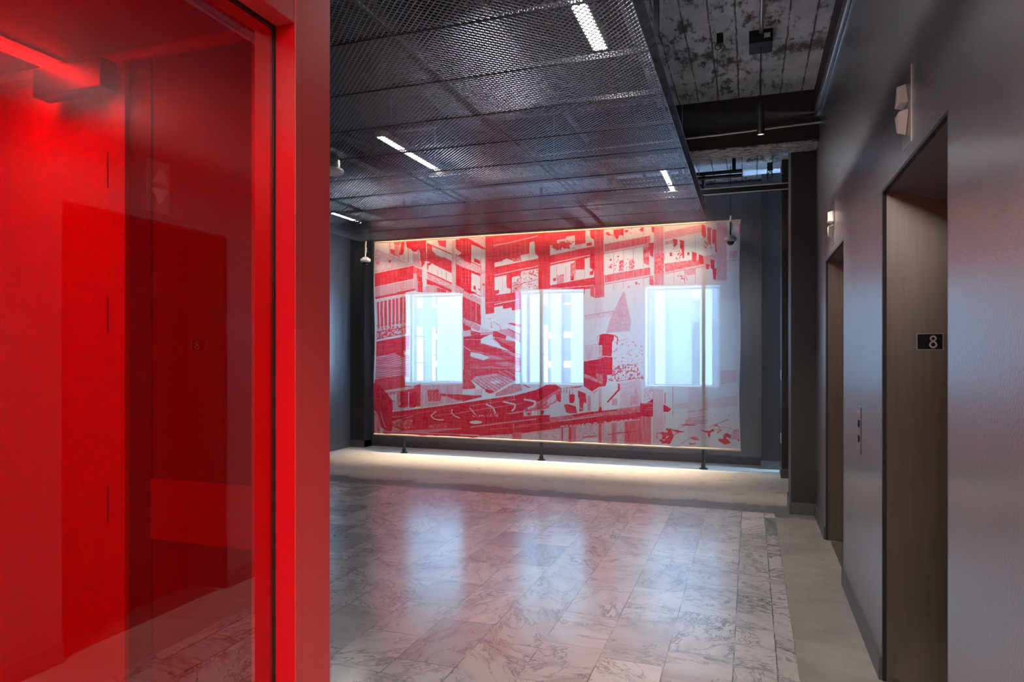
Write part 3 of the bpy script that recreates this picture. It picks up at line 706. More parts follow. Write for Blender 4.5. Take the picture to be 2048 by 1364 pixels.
L(.3, [(515, 510), (530, 640), (510, 730)], .9, K); L(.3, [(922, 420), (922, 500)], 1.3, K)
P(.08, [(951.7 + 12.4 * math.cos(a_ / 24 * 6.283), 844.4 + 3.3 * math.sin(a_ / 24 * 6.283)) for a_ in range(24)])
L(.42, [(180, 975), (700, 905), (1300, 835)], 2.8, K); P(.3, [(760, 745), (1100, 690), (1150, 700), (880, 750)], 'h', .1, K)
P(.5, [(150, 1050), (1560, 985), (1560, 1005), (870, 1080)], 'h', .12, G); L(.35, [(350, 1060), (900, 1075), (1690, 1105)], 1.6, G); P(.12, [(0, 1098), (330, 1105), (330, 1125), (0, 1112)], None, 0, K)
L(.45, [(500, 1010), (1200, 960)], 1.2, K); L(.45, [(1000, 950), (1705, 880)], 1.2, K); L(.4, [(1300, 920), (1700, 890)], 1.0, K)
L(.3, [(912, 920), (915, 1040)], 1.1, K); S(.4, [(200, 770), (640, 740), (640, 800), (220, 800)], 's', .55, K)
# crossing with railing
P(.12, [(1080, 720), (1350, 690), (1705, 600), (1705, 760), (1410, 770), (1090, 790)], 's', .06, K)
for x in (1130, 1210, 1280, 1320, 1550, 1640): L(.8, [(x, 640), (x, 780)], .8, K)
P(.9, [(1150, 730), (1200, 720), (1200, 770), (1150, 775)], 'b', .2, K); P(.9, [(1370, 680), (1430, 690), (1425, 760), (1370, 765)], 'b', .2, K)
P(.25, [(1480, 520), (1590, 420), (1640, 420), (1640, 520), (1500, 600)], 's', .2, K)
# lower wall of the house
P(.26, [(960, 873), (1040, 867), (1100, 859), (1180, 849), (1300, 837), (1300, 892), (935, 880)], 's', .16)
for (x0, x1, d) in ((1025, 1043, .6), (1123, 1126, .7), (1138, 1142, .95), (1142, 1152, .55), (1197, 1203, .6), (1223, 1233, .5), (1250, 1290, .6)):
    P(d, [(x0, 858 - (x0 - 1100) * .1), (x1, 858 - (x1 - 1100) * .1), (x1, 888), (x0, 886)], 'v', .16)
P(.75, [(550, 1140), (780, 1120), (780, 1135), (550, 1160)], None, 0, O); P(.07, [(570, 1185), (700, 1160), (810, 1170), (810, 1210), (580, 1215)], None, 0, O)
L(.85, [(990, 1100), (1200, 1070), (1500, 1040)], 1.8, O)
# --- centre right: pale sky, tower, chimney
f2 = inside([(1168, 588), (1290, 572), (1290, 822), (1100, 845), (1100, 812), (1168, 770)]); Iv[f2] = .08 + .03 * NS.ravel()[f2]
P(.58, [(1189, 570), (1208, 570), (1208, 594), (1190, 596), (1180.5, 592), (1180, 572)], 'v', .12); L(.25, [(1189, 575), (1189.5, 596)], 1.2)
for x in range(760, 910, 22): L(.28, [(x, 140), (x + R.randint(-8, 8), 260 + R.randint(0, 420))], .7, N)
P(.2, [(590, 440), (1310, 310), (1330, 400), (1000, 450), (590, 510)], 's', .08, N); L(.5, [(590, 440), (1320, 315)], 1.1, N)
P(.3, [(1250, 30), (1280, 40), (1330, 300), (1380, 530), (1360, 700), (950, 730), (1070, 380), (1140, 250)], 's', .12, N)
L(.4, [(590, 960), (830, 925)], 1.1, N); P(.2, [(590, 975), (840, 940), (860, 1150), (590, 1200)], 'v', .12, N); L(.4, [(1150, 870), (1330, 840)], 1.1, N)
S(.5, [(1060, 880), (1590, 880), (1590, 1364), (1080, 1364)], 's', .72, N); S(.6, [(1080, 1290), (1480, 1240), (1600, 1520), (980, 1560)], 's', .57, N)
P(.22, [(1340, 640), (1600, 640), (1600, 1200), (1080, 1200), (1080, 900)], 's', .1, N) if False else None
P(1.0, [(845, 765), (900, 750), (960, 745), (1090, 765), (1085, 850), (1060, 890), (830, 950), (830, 900)], None, 0, N)
L(.7, [(1095, 770), (1150, 810), (1145, 930)], 2.2, N); L(.5, [(840, 770), (800, 800), (815, 900)], 1.0, N)
P(1.0, [(885, 930), (1060, 880), (1052, 1130), (880, 1120)], None, 0, N); P(.35, [(830, 960), (890, 950), (890, 1110), (840, 1100)], 's', .2, N)
P(1.0, [(1168, 723), (1195, 717), (1203, 713), (1224.5, 714), (1224.5, 749), (1214, 750), (1214, 762), (1211, 772), (1197, 774), (1184, 783), (1168, 772)], 'v', .05)
L(.15, [(580, 1215), (840, 1170), (930, 1130), (1060, 1140)], 1.4, N)
P(.5, [(580, 60), (700, 110), (900, 200), (900, 250), (580, 130)], 's', .25, O); P(.55, [(780, 50), (900, 80), (905, 190), (790, 150)], 's', .15, O)
P(.15, [(470, 300), (720, 400), (750, 420), (700, 430), (480, 330)], None, 0, O); P(.4, [(720, 390), (830, 310), (760, 410)], 's', .1, O)
P(.25, [(460, 300), (870, 300), (830, 700), (680, 720), (460, 740)], 's', .1, O) if False else None
P(.1, [(190, 390), (330, 400), (460, 300), (700, 430), (640, 700), (460, 740), (0, 790), (0, 590), (200, 560)], 's', .06, O)
P(.95, [(330, 380), (400, 380), (420, 420), (425, 510), (400, 560), (335, 560)], 'v', .06, O); P(.95, [(480, 350), (610, 400), (625, 570), (570, 545), (565, 690), (505, 705), (500, 480), (480, 470)], 'v', .08, O)
P(.9, [(240, 590), (300, 580), (440, 620), (460, 740), (350, 740), (280, 720)], 'b', .25, O); P(.9, [(100, 440), (185, 400), (185, 550), (130, 530)], 'b', .1, O)
P(.9, [(350, 0), (0, 0), (1, 1)], None, 0, O) if False else None
L(.2, [(500, 640), (560, 660)], 1.2, O); L(.2, [(500, 660), (560, 680)], 1.0, O)
for k in range(6): P(.14 if k % 2 else .1, [(200 + k * 48, 300), (236 + k * 48, 300), (236 + k * 48, 420), (200 + k * 48, 420)], 's', .1, O)
P(.35, [(640, 440), (690, 440), (700, 700), (640, 700)], 'v', .12, O); P(.3, [(828, 310), (880, 300), (880, 690), (828, 690)], 'v', .08, O)
P(1.0, [(1145, 225), (1192, 245), (1192, 340), (992, 555), (968, 545), (1160, 330), (1160, 250)], None, 0, O)
P(.35, [(1060, 490), (1145, 485), (1145, 600), (1060, 605)], None, 0, O); P(.22, [(1190, 220), (1540, 170), (1560, 600), (1190, 660)], 's', .08, O); P(.35, [(1370, 450), (1510, 430), (1510, 590), (1370, 600)], 's', .12, O); P(.3, [(1440, 280), (1500, 270), (1490, 430), (1440, 430)], 's', .15, O)
L(.7, [(1130, 195), (1590, 120)], 1.2, O)
P(.55, [(900, 700), (1140, 665), (1540, 610), (1705, 600), (1705, 700), (1150, 765), (700, 800), (400, 830), (0, 900), (0, 810)], 's', .22, O)
P(.97, [(370, 760), (640, 720), (850, 700), (1150, 670), (1150, 690), (900, 720), (420, 800)], 'h', .06, O); P(.95, [(820, 700), (850, 620), (880, 650), (885, 700)], None, 0, O)
P(1.0, [(0, 900), (400, 850), (1150, 770), (1705, 700), (1705, 755), (1150, 820), (750, 870), (330, 930), (0, 950)], 'h', .06, O)
L(.6, [(0, 990), (900, 905), (1705, 790)], 1.6, O); S(.15, [(180, 950), (900, 880), (1400, 830), (1400, 850), (900, 910), (180, 975)], 's', .5, O)
# leafy blob
P(.97, [(0, 430), (60, 440), (130, 400), (165, 375), (220, 400), (290, 440), (350, 470), (390, 500), (405, 490), (395, 520), (370, 545), (300, 540), (230, 570), (180, 590), (150, 610), (0, 600)], 'b', .12, Q)
S(.3, [(10, 440), (130, 420), (350, 500), (300, 530), (20, 520)], 'h', .64, Q)
P(.55, [(0, 600), (150, 605), (140, 740), (140, 960), (0, 960)], 'v', .2, Q); P(.22, [(170, 240), (300, 250), (310, 960), (170, 960)], 'v', .08, Q)
P(.2, [(50, 230), (170, 215), (170, 380), (50, 400)], 's', .2, Q); L(.4, [(430, 210), (428, 600)], 1.6, Q); L(.45, [(325, 300), (325, 440)], 3, Q); L(.45, [(320, 570), (318, 750)], 1.4, Q)
P(.16, [(440, 440), (620, 420), (900, 380), (1270, 330), (1280, 470), (900, 490), (440, 500)], 'v', .05, Q); P(.2, [(1050, 0), (1260, 0), (1260, 160), (1050, 190)], 's', .05, Q)
P(.16, [(620, 200), (830, 200), (820, 900), (620, 900)], 'v', .04, Q)
for pts in ([(615, 550), (700, 530), (720, 540)], [(750, 530), (850, 510), (870, 500)], [(620, 630), (730, 620)], [(740, 615), (835, 605)]): L(.5, pts, 1.4, Q)
P(.7, [(510, 715), (600, 700), (725, 712), (720, 722), (600, 722)], 's', .2, Q); P(.28, [(590, 640), (835, 640), (835, 700), (590, 700)], 's', .1, Q); L(.5, [(490, 765), (620, 705), (860, 695)], .9, Q)
P(.8, [(400, 770), (460, 775), (580, 800), (560, 808), (470, 805), (430, 790)], 'b', .1, Q)
L(.75, [(400, 860), (500, 810)], 1.4, Q); P(.75, [(770, 780), (890, 795), (960, 760), (960, 790), (915, 815), (905, 890), (885, 860), (880, 820)], 'b', .15, Q)
L(.55, [(890, 750), (1000, 700), (1160, 640)], 1.3, Q); L(.55, [(540, 955), (700, 860)], 1.2, Q); L(.5, [(950, 800), (1060, 740), (1190, 760)], 1.2, Q)
P(.7, [(640, 880), (720, 870), (780, 915), (700, 910)], 'b', .3, Q); P(.75, [(1010, 900), (1120, 890), (1180, 950), (1100, 970), (1050, 940)], 'b', .3, Q); P(.6, [(950, 710), (1000, 700), (1030, 740), (960, 730)], 'b', .3, Q)
S(.85, [(240, 780), (400, 750), (440, 860), (390, 960), (240, 960), (200, 860)], 'b', .50, Q); S(.65, [(620, 860), (800, 860), (800, 960), (640, 970)], 'b', .62, Q)
S(.65, [(1000, 780), (1280, 740), (1290, 1000), (1010, 1000)], 'b', .60, Q); S(.5, [(850, 560), (1280, 600), (1280, 800), (860, 780)], 's', .82, Q)
P(.3, [(1200, 780), (1285, 760), (1285, 900), (1180, 900)], 's', .2, Q)
for (x0, x1, y0, y1) in ((818, 926, 586, 767), (1041, 1168, 578, 769), (1292, 1441, 570, 772)):      # print left out here, as if washed out by the window light
    Iv[inside([(x0, y0), (x1, y0), (x1, y1), (x0, y1)])] = .03
# stitched seams between the printed widths of cloth
for u in range(766, 1480, 18):
    idx = np.nonzero(np.abs(Iv * 0 + PX.ravel() - u) < .35)[0]; Iv[idx] += .05
hem = np.nonzero((GZ.ravel() < SZ0 + .045))[0]; Iv[hem] = Iv[hem] * .85
INK = np.clip(INK, 0, 1)

# gentle hang of the cloth
fold = .006 * np.sin(GX * 9.0) + .004 * np.sin(GX * 23 + GZ * 1.3) + .003 * np.sin(GZ * 3 + GX * 2)
edge = .008 * np.sin(GZ * 4.1 + 1.0)
wx = np.where(GX < SX0 + .3, edge * (SX0 + .3 - GX) / .3, 0) + np.where(GX > SX1 - .3, edge * (GX - SX1 + .3) / .3, 0)
co = np.stack([GX + wx, SY + fold * np.minimum(1, (SZ1 - GZ) * 2), GZ], -1).reshape(-1, 3)
ii = np.arange((NXG - 1) * (NZG - 1)); r_, c_ = ii // (NXG - 1), ii % (NXG - 1); v0 = r_ * NXG + c_
quads = np.stack([v0, v0 + 1, v0 + 1 + NXG, v0 + NXG], -1)
me = bpy.data.meshes.new('printed_cloth')
me.vertices.add(len(co)); me.vertices.foreach_set('co', co.ravel())
me.loops.add(quads.size); me.loops.foreach_set('vertex_index', quads.ravel().astype(np.int32))
me.polygons.add(len(quads)); me.polygons.foreach_set('loop_start', (np.arange(len(quads)) * 4).astype(np.int32))
me.update(calc_edges=True); me.polygons.foreach_set('use_smooth', [True] * len(quads))
at_ = me.attributes.new('ink', 'FLOAT', 'POINT'); at_.data.foreach_set('value', INK.ravel().astype(np.float32))
m = bpy.data.materials.new('printed_scrim_cloth'); m.use_nodes = True; t = NT(m); t.n.remove(t.b); me.materials.append(m); M['scrim'] = m
ink = t.new('ShaderNodeAttribute'); ink.attribute_name = 'ink'; ik = ink.outputs['Fac']
cr = t.new('ShaderNodeValToRGB'); t.l(ik, cr.inputs[0]); e = cr.color_ramp.elements
e[0].position = 0; e[0].color = (.66, .68, .66, 1); e[1].position = 1; e[1].color = (.66, .001, .022, 1)
x_ = cr.color_ramp.elements.new(.3); x_.color = (.62, .33, .36, 1); x_ = cr.color_ramp.elements.new(.65); x_.color = (.72, .055, .075, 1)
p = t.pos(); wv = t.noise(t.scale(p, (1, 1, .06)), 90, 2); wh = t.noise(t.scale(p, (.06, 1, 1)), 90, 2)
weave = t.math('MULTIPLY', t.math('ADD', wv, wh), .5)
colr = t.mix(t.math('MULTIPLY', t.ramp(weave, .35, .65), .07), cr.outputs[0], (.95, .9, .92))
d1 = t.new('ShaderNodeBsdfDiffuse'); t.l(colr, d1.inputs[0]); d3 = t.new('ShaderNodeBsdfTranslucent'); t.l(colr, d3.inputs[0])
mm = t.new('ShaderNodeMixShader'); mm.inputs[0].default_value = .30; t.l(d1.outputs[0], mm.inputs[1]); t.l(d3.outputs[0], mm.inputs[2])
tr = t.new('ShaderNodeBsdfTransparent')
mo = t.new('ShaderNodeMixShader'); t.l(t.math('ADD', .09, t.math('MULTIPLY', weave, .05)), mo.inputs[0]); t.l(mm.outputs[0], mo.inputs[1]); t.l(tr.outputs[0], mo.inputs[2])
t.l(mo.outputs[0], t.n['Material Output'].inputs[0])
SCRIM_T = None
scrim = empty('printed_scrim', ((SX0 + SX1) / 2, SY, SZ0))
tag(scrim, 'huge sheer fabric scrim printed in red with overlapping building facades, hung across the windows', 'fabric screen')
def keep(o, parent):
    o.parent = parent; o.matrix_parent_inverse = Matrix.Translation(-parent.location); return o
cl = bpy.data.objects.new('printed_cloth', me); COL.objects.link(cl); keep(cl, scrim)
M['hem'] = mat('pale_hem_cloth', (.62, .50, .42), .7)
keep(MB().tube([(SX0, SY, SZ0), (SX1 + .01, SY, SZ0)], .013, 10).build('bottom_hem_rod', M['hem'], smooth=True), scrim)
keep(MB().tube([(SX0, SY, SZ1 + .004), (SX1 + .01, SY, SZ1 + .004)], .011, 10).build('top_rail', M['hem'], smooth=True), scrim)

# poles behind the scrim
for k, (x, lab) in enumerate(((-4.75, 'black floor pole behind the scrim, left of the three, below the left window'), (-2.67, 'black floor pole behind the scrim, middle of the three'),
                              (-.555, 'black floor pole behind the scrim, right of the three, nearest the dark columns'))):
    e_ = empty('support_pole', (x, SY + .045, 0)); tag(e_, lab, 'pole', 'black floor poles holding the scrim')
    MB().tube([(0, 0, .012), (0, 0, SLAB)], .022, 14).build('pole', M['black'], e_, smooth=True)
    MB().lathe(0, 0, [(0, .001), (.052, .001), (.052, .012), (.03, .016), (.028, .05), (.024, .055)], 20).build('base_flange', M['black'], e_, smooth=True)

# ------------------------------------------------------------------ expanded-metal ceiling
PW, PD, ZM = 1.21, .61, 3.07
NLX, NLY = 32, 16
LWD, SWD = PW / NLX, PD / NLY
def mesh_panel(w=.0082, th_=.0022, al=math.radians(-3)):
    mb = MB(); nx_ = NLX; ny_ = NLY
    cy_, cz_ = w / 2 * math.cos(al), w / 2 * math.sin(al)
    def ribbon(y0, flip):
        base = len(mb.v); n = 2 * nx_ + 1
        for i in range(n):
            x = i * LWD / 2; up = (i % 2 == 1) != flip
            y = y0 + (SWD / 2 if up else 0)
            # a ribbon of rectangular section, tilted about X
            for (dy, dz) in ((-cy_, -cz_), (cy_, cz_), (cy_, cz_ + th_), (-cy_, -cz_ + th_)):
                mb.v.append((x, y + dy, dz))
        for i in range(n - 1):
            a = base + i * 4; b = a + 4
            mb.f += [(a, a + 1, b + 1, b), (a + 1, a + 2, b + 2, b + 1), (a + 2, a + 3, b + 3, b + 2), (a + 3, a, b, b + 3)]
    for j in range(ny_):
        ribbon(j * SWD, False); ribbon(j * SWD + SWD / 2, True)
    return mb
tmpl = mesh_panel()
def flange(mb, x0, x1, y0, y1, h):    # upturned comb-like flange of the same mesh
    pass
pan = empty('ceiling_panel', (0, 0, 0))
pm = tmpl.build('expanded_mesh', M['mesh'], pan)
fl = MB(); g = .0035
for y in (g, PD - g):                # upturned slotted edges along the cross seams
    n = 80
    for i in range(n):
        x = i * PW / n; fl.box(x, x + PW / n * .5, y - .001, y + .001, .0, .024)
    fl.box(0, PW, y - .001, y + .001, .022, .026); fl.box(0, PW, y - .0015, y + .0015, -.004, .006)
for x in (.002, PW - .002): fl.box(x - .002, x + .002, 0, PD, -.003, .016)
for x in ():
    n = 40
    for i in range(n):
        y = i * PD / n; fl.box(x - .001, x + .001, y, y + PD / n * .5, 0, .024)
    fl.box(x - .001, x + .001, 0, PD, .022, .026); fl.box(x - .0015, x + .0015, 0, PD, -.004, .006)
pf = fl.build('upturned_edge', M['rim'], pan)
COLX = [-1.72, -2.93, -4.14, -5.35]     # left edge of each column of panels
cn = ['right-hand column beside the open strip', 'second column from the open strip', 'third column from the open strip', 'left-hand column nearest the far left wall']
rn = ['front-most row against the scrim', 'second row back from the scrim', 'third row back from the scrim', 'fourth row back from the scrim', 'fifth row back from the scrim', 'sixth row back from the scrim',
      'seventh row back from the scrim', 'eighth row back from the scrim', 'ninth row back from the scrim', 'tenth row back from the scrim', 'eleventh row back from the scrim', 'row above the red frame']
YF = 8.52 + .06
first = True
for ci, x in enumerate(COLX):
    for ri in range(12):
        y = YF - (ri + 1) * PD
        if y < 1.2: continue
        if first: o = pan; first = False
        else:
            o = pan.copy(); COL.objects.link(o)
            for ch in (pm, pf):
                c = ch.copy(); COL.objects.link(c); c.parent = o
        o.location = (x, y, ZM)
        tag(o, 'black expanded-metal ceiling panel, ' + rn[ri] + ', ' + cn[ci].split(' beside')[0].split(' nearest')[0], 'ceiling panel', 'black expanded-metal ceiling panels')
Y0P = YF - 12 * PD
# outer slotted flange along the right edge and far rim
rb = MB(); n = int((YF - Y0P) / SWD)
for i in range(n * 2):
    y = Y0P + i * SWD / 2
    rb.hexa([(-.510, y, ZM), (-.474, y, ZM + .028), (-.474, y + SWD * .27, ZM + .028), (-.510, y + SWD * .27, ZM)],
            [(-.511, y, ZM + .002), (-.475, y, ZM + .03), (-.475, y + SWD * .27, ZM + .03), (-.511, y + SWD * .27, ZM + .002)])
rb.tube([(-.474, Y0P, ZM + .03), (-.474, YF, ZM + .03)], .002, 6); rb.tube([(-.511, Y0P, ZM), (-.511, YF, ZM)], .0018, 6)
o = rb.build('ceiling_edge_trim', M['mesh'])
tag(o, 'slotted metal edge strip along the open right side of the mesh ceiling', 'edge trim')
rim = MB().box(-5.36, -.52, YF + .004, YF + .03, ZM - .004, ZM + .10)
o = rim.build('ceiling_fascia', M['black']); tag(o, 'thin black fascia closing the far end of the mesh ceiling above the scrim', 'fascia')
# hidden grid carriers above the panels
for k, x in enumerate(COLX[:-1] + [-.56]):
    xx = x if k < 3 else -.56
    o = MB().box(xx - .008, xx + .008, Y0P, YF, ZM + .052, ZM + .075).build('ceiling_runner', M['blackm'])
    tag(o, ['black carrier rail above the first long seam of the mesh ceiling', 'black carrier rail above the middle long seam of the mesh ceiling', 'black carrier rail above the long seam left of the two-part light',
            'black carrier rail just inside the open right edge of the mesh ceiling'][k], 'ceiling rail', 'carrier rails above the mesh')
    for j in range(4):
        y = 2.0 + j * 2.05
        MB().tube([(xx, y, ZM + .075), (xx, y, SLAB)], .0025, 6).build('hanger_rod', M['galv'], o)

# linear light fixtures above the mesh
def fixture(x, y0, y1, lab, w=.035, z=3.30, lit=True):
    e_ = empty('linear_light', (x, (y0 + y1) / 2, z)); tag(e_, lab, 'ceiling light', 'linear lights above the mesh')
    h = (y1 - y0) / 2
    MB().box(-w - .012, w + .012, -h, h, .004, .06).build('housing', M['white'] if lit else M['dsteel'], e_, bevel=.003)
    MB().box(-w, w, -h + .01, h - .01, 0, .004).build('diffuser', M['tube'] if lit else M['galv'], e_)
    for s in (-.7, .7): MB().tube([(0, h * s, .06), (0, h * s, SLAB - z)], .002, 6).build('suspension_wire', M['galv'], e_)
    return e_
fixture(-.865, 2.90, 4.12, 'bright linear light above the mesh nearest the camera, at the top edge of the view')
fixture(-3.00, 5.15, 6.42, 'bright linear light shining through the mesh left of centre', .03)
fixture(-.835, 7.05, 8.20, 'bright linear light above the mesh at its far right corner', .022)
fixture(-5.23, 7.55, 8.45, 'bright linear light above the mesh in its far left corner', .022)
fixture(-3.00, .1, 1.3, 'linear fill light added above the mesh, unseen behind the red frame', .03)  # unseen fixture added for general fill
for y0, y1, lab in ((6.66, 7.1, 'unlit grey linear fixture above the mesh right of centre, nearer one'), (7.16, 7.75, 'unlit grey linear fixture above the mesh right of centre, farther one')):
    fixture(-1.40, y0, y1, lab, .03, 3.28, False)
# LED washer over the scrim
e_ = empty('wall_washer', (-2.67, 8.68, 3.13)); tag(e_, 'slim warm LED washer strip over the top edge of the scrim', 'light strip')
MB().box(-2.5, 2.15, -.016, .016, .006, .03).build('housing', M['black'], e_)
MB().box(-2.5, 2.15, -.01, .01, 0, .006).build('diffuser', M['led'], e_)

for y, lab in ((-.6, 'large white fill panel added over the lift lobby just behind the camera'), (-2.2, 'large white fill panel added at the rear of the lift lobby')):  # unseen panels added behind the camera for fill light
    e_ = empty('fill_panel_light', (-.35, y, 3.0)); tag(e_, lab, 'ceiling light', 'fill panels added over the lift lobby')
    MB().box(-.62, .62, -.32, .32, .004, .05).build('housing', M['white'], e_); MB().box(-.6, .6, -.3, .3, 0, .004).build('diffuser', M['lobby'], e_)
    for q in (-.55, .55): MB().tube([(q, 0, .05), (q, 0, SLAB - 3.022)], .003, 6).build('suspension_wire', M['galv'], e_)
ld = bpy.data.lights.new('washer_beam', 'AREA'); ld.shape = 'RECTANGLE'; ld.size = 4.65; ld.size_y = .03; ld.spread = math.radians(40); ld.energy = 45; ld.color = (1, .78, .58)
lo = bpy.data.objects.new('washer_beam', ld); COL.objects.link(lo); lo.location = (-2.845, 8.68, 3.125)
# ducts and pipes above the mesh
def duct(name, x0, x1, y0, y1, z0, z1, lab, cat, m_='duct'):
    o = MB().box(x0, x1, y0, y1, z0, z1).build(name, M[m_], bevel=.004); tag(o, lab, cat); return o
duct('air_duct', -2.5, -1.95, 1.8, 6.30, 3.36, 3.64, 'dark rectangular air duct running lengthwise above the mesh ceiling', 'duct')
duct('air_duct', -5.2, -3.4, 4.35, 4.7, 3.38, 3.62, 'dark rectangular cross duct above the left half of the mesh ceiling', 'duct')
for (a, b, r_p, lab) in (((-1.45, 1.8, 3.45), (-1.45, 6.30, 3.45), .022, 'grey conduit running lengthwise above the mesh, near the first bright light'),
                         ((-3.6, 1.8, 3.3), (-3.6, 6.30, 3.3), .025, 'grey sprinkler pipe running lengthwise above the left half of the mesh'),
                         ((-5.4, 5.35, 3.42), (-.6, 5.35, 3.42), .03, 'dark pipe crossing above the mesh between the bright lights')):
    o = MB().tube([a, b], r_p, 12).build('ceiling_pipe', M['dsteel'], smooth=True); tag(o, lab, 'pipe')
# ceiling speaker disc with mesh-clad neck
e_ = empty('ceiling_sensor', (-3.335, 4.9, 2.955)); tag(e_, 'white round ceiling sensor disc hanging below the mesh beside the red frame', 'sensor')
MB().lathe(0, 0, [(0, 0), (.095, .001), (.108, .004), (.117, .012), (.12, .024), (.115, .034), (.09, .04), (0, .04)], 36).build('disc', M['white'], e_, smooth=True)
nk = MB().lathe(0, 0, [(.088, .039), (.088, .112)], 28).build('neck', M['steel'], e_, smooth=True)

# ------------------------------------------------------------------ open strip: pendants, conduits
def pendant(x, y, lab, spot=True):
    e_ = empty('pendant_light', (x, y, 2.99)); tag(e_, lab, 'pendant light', 'black cylinder pendants')
    MB().lathe(0, 0, [(.022, .006), (.0245, 0), (.0265, 0), (.0265, .212), (.02, .216), (0, .216)], 28).build('cylinder_shade', M['black'], e_, smooth=True)
    MB().lathe(0, 0, [(0, .006), (.0225, .006)], 28).build('lens', M['pend'], e_)
    MB().tube([(0, 0, .214), (0, 0, .62)], .0035, 8).build('cord', M['black'], e_, smooth=True)
    cp = MB().box(-.078, .078, -.10, .095, .612, .70).build('canopy_box', M['blackm'], e_, bevel=.002)
    MB().box(.02, .06, -.1012, -.10, .640, .672).build('paper_label', M['white'], cp)
    MB().lathe(0, 0, [(.004, .595), (.011, .612)], 12).build('cord_grip', M['black'], cp)
    ld = bpy.data.lights.new('pendant_beam', 'SPOT'); ld.energy = PEND_W; ld.color = (1, .84, .72); ld.spot_size = math.radians(95); ld.spot_blend = .6; ld.shadow_soft_size = .02
    lo = bpy.data.objects.new('pendant_beam', ld); COL.objects.link(lo); lo.location = (x, y, 2.985)
    return e_
pendant(.068, 5.13, 'black cylinder pendant light hanging from a box on the bare concrete ceiling')
pendant(.068, 1.0, 'black cylinder pendant light over the lift lobby beside the camera')
pendant(.068, -1.6, 'black cylinder pendant light at the rear of the lift lobby')
def pipe(name, pts, r_p, m_, lab, cat='pipe', smooth=True):
    o = MB().tube(pts, r_p, 12).build(name, M[m_], smooth=smooth); tag(o, lab, cat); return o
pipe('conduit', [(.070, 1.12, 3.672), (.070, 5.03, 3.672)], .014, 'galv', 'shiny metal conduit along the concrete ceiling ending at the pendant box', 'conduit')
pipe('conduit', [(.535, -1.0, 3.455), (.532, 3.2, 3.462), (.530, 5.6, 3.468), (.52, 6.32, 3.475)], .015, 'galv', 'galvanised conduit along the top of the right wall', 'conduit')
o = MB().tube([(-2, 6.24, 3.335), (-.2, 6.24, 3.36), (.3, 6.24, 3.375), (.55, 6.24, 3.38)], .009, 10).build('sprinkler_pipe', M['galv'], smooth=True); tag(o, 'thin pale pipe crossing the face of the dark beam', 'pipe')
o = MB().box(-.478, -.452, 3.60, 3.64, ZM + .03, SLAB).build('hanger_strap', M['black']); tag(o, 'black steel strap hanging the right edge of the mesh ceiling, near the brightest light', 'strap')
# ring hook with wire on slab
e_ = empty('ceiling_hook', (-.215, 5.0, 3.60)); tag(e_, 'small ring hook with a thin hanging wire on the bare concrete ceiling', 'hook')
rg = [(.022 * math.cos(a / 16 * 6.283), 0, .022 * math.sin(a / 16 * 6.283)) for a in range(17)]
MB().tube(rg, .003, 6).build('ring', M['blackm'], e_, smooth=True); MB().box(-.01, .035, -.01, .01, .02, .09).build('bracket', M['blackm'], e_)
MB().tube([(-.005, 0, -.02), (-.02, .3, -.24), (-.02, .5, -.45)], .0018, 6).build('wire', M['blackm'], e_)

# beyond the beam: rails and track at the far end
e_ = empty('strut_rail', (-.8, 7.5, 3.12)); tag(e_, 'dark double-edged strut rail spanning to the column above the scrim', 'rail')
MB().box(-1.3, 1.2, -.03, .03, 0, .055).build('channel', M['duct'], e_)
MB().tube([(-1.3, -.03, .058), (1.2, -.03, .058)], .006, 8).build('upper_edge', M['galv'], e_, smooth=True); MB().tube([(-1.3, -.03, -.002), (1.2, -.03, -.002)], .006, 8).build('lower_edge', M['galv'], e_, smooth=True)
MB().box(.13, .17, .0, .03, .055, SLAB - 3.12).build('post', M['black'], e_)
e_ = empty('black_track', (-.8, 8.26, 3.49)); tag(e_, 'black twin-tube track fixed under the concrete above the right camera', 'track')
for z in (0, .05): MB().tube([(-.7, 0, z), (.71, 0, z)], .022, 12).build('tube', M['blackm'], e_, smooth=True)
for x in (-.4, .02, .62): MB().box(x - .02, x + .02, -.02, .02, .07, SLAB - 3.49).build('bracket', M['black'], e_)
e_ = empty('coiled_cable', (.215, 8.6, 3.6)); tag(e_, 'black looped cable and clamp on the concrete beside the column', 'cable')
cb = [(.03 * math.cos(a * .5), .0, .05 * math.sin(a * .5) - .004 * a) for a in range(26)]
MB().tube(cb, .006, 6).build('loop', M['black'], e_, smooth=True); MB().box(-.03, .03, -.02, .02, .0, .09).build('clamp', M['blackm'], e_)

# dome cameras
def dome(x, y, z, lab, top, shell, upper):
    e_ = empty('dome_camera', (x, y, z)); tag(e_, lab, 'security camera', 'dome security cameras')
    MB().lathe(0, 0, [(0, .075), (.036, .075), (.05, .066), (.05, .056), (.068, .052), (.072, .044), (.072, .018), (.058, .004), (.045, 0), (.042, .004)], 36).build('housing', M[shell], e_, smooth=True)
    MB().lathe(0, 0, [(.042, .003), (.041, -.015), (.034, -.030), (.020, -.041), (0, -.045)], 28).build('dome', M['domeglass'], e_, smooth=True)
    MB().tube([(0, 0, .07), (0, 0, .24)], .010, 12).build('lower_stem', M[upper], e_, smooth=True)
    MB().tube([(0, 0, .24), (.004, 0, .31)], .013, 12).build('coupling', M['hem'] if top else M['white'], e_, smooth=True)
    MB().tube([(0, 0, .30), (0, 0, SLAB - z)], .005, 8).build('drop_rod', M['blackm'], e_, smooth=True)
    MB().box(.014, .022, -.004, .004, .14, .22).build('clip', M[upper], e_)
dome(-.227, 8.6, 2.785, 'grey dome security camera on a dark stem before the upper right scrim corner', True, 'greyplastic', 'blackm')
dome(-5.28, 8.66, 2.765, 'white dome security camera on a pale stem left of the scrim', False, 'white', 'white')

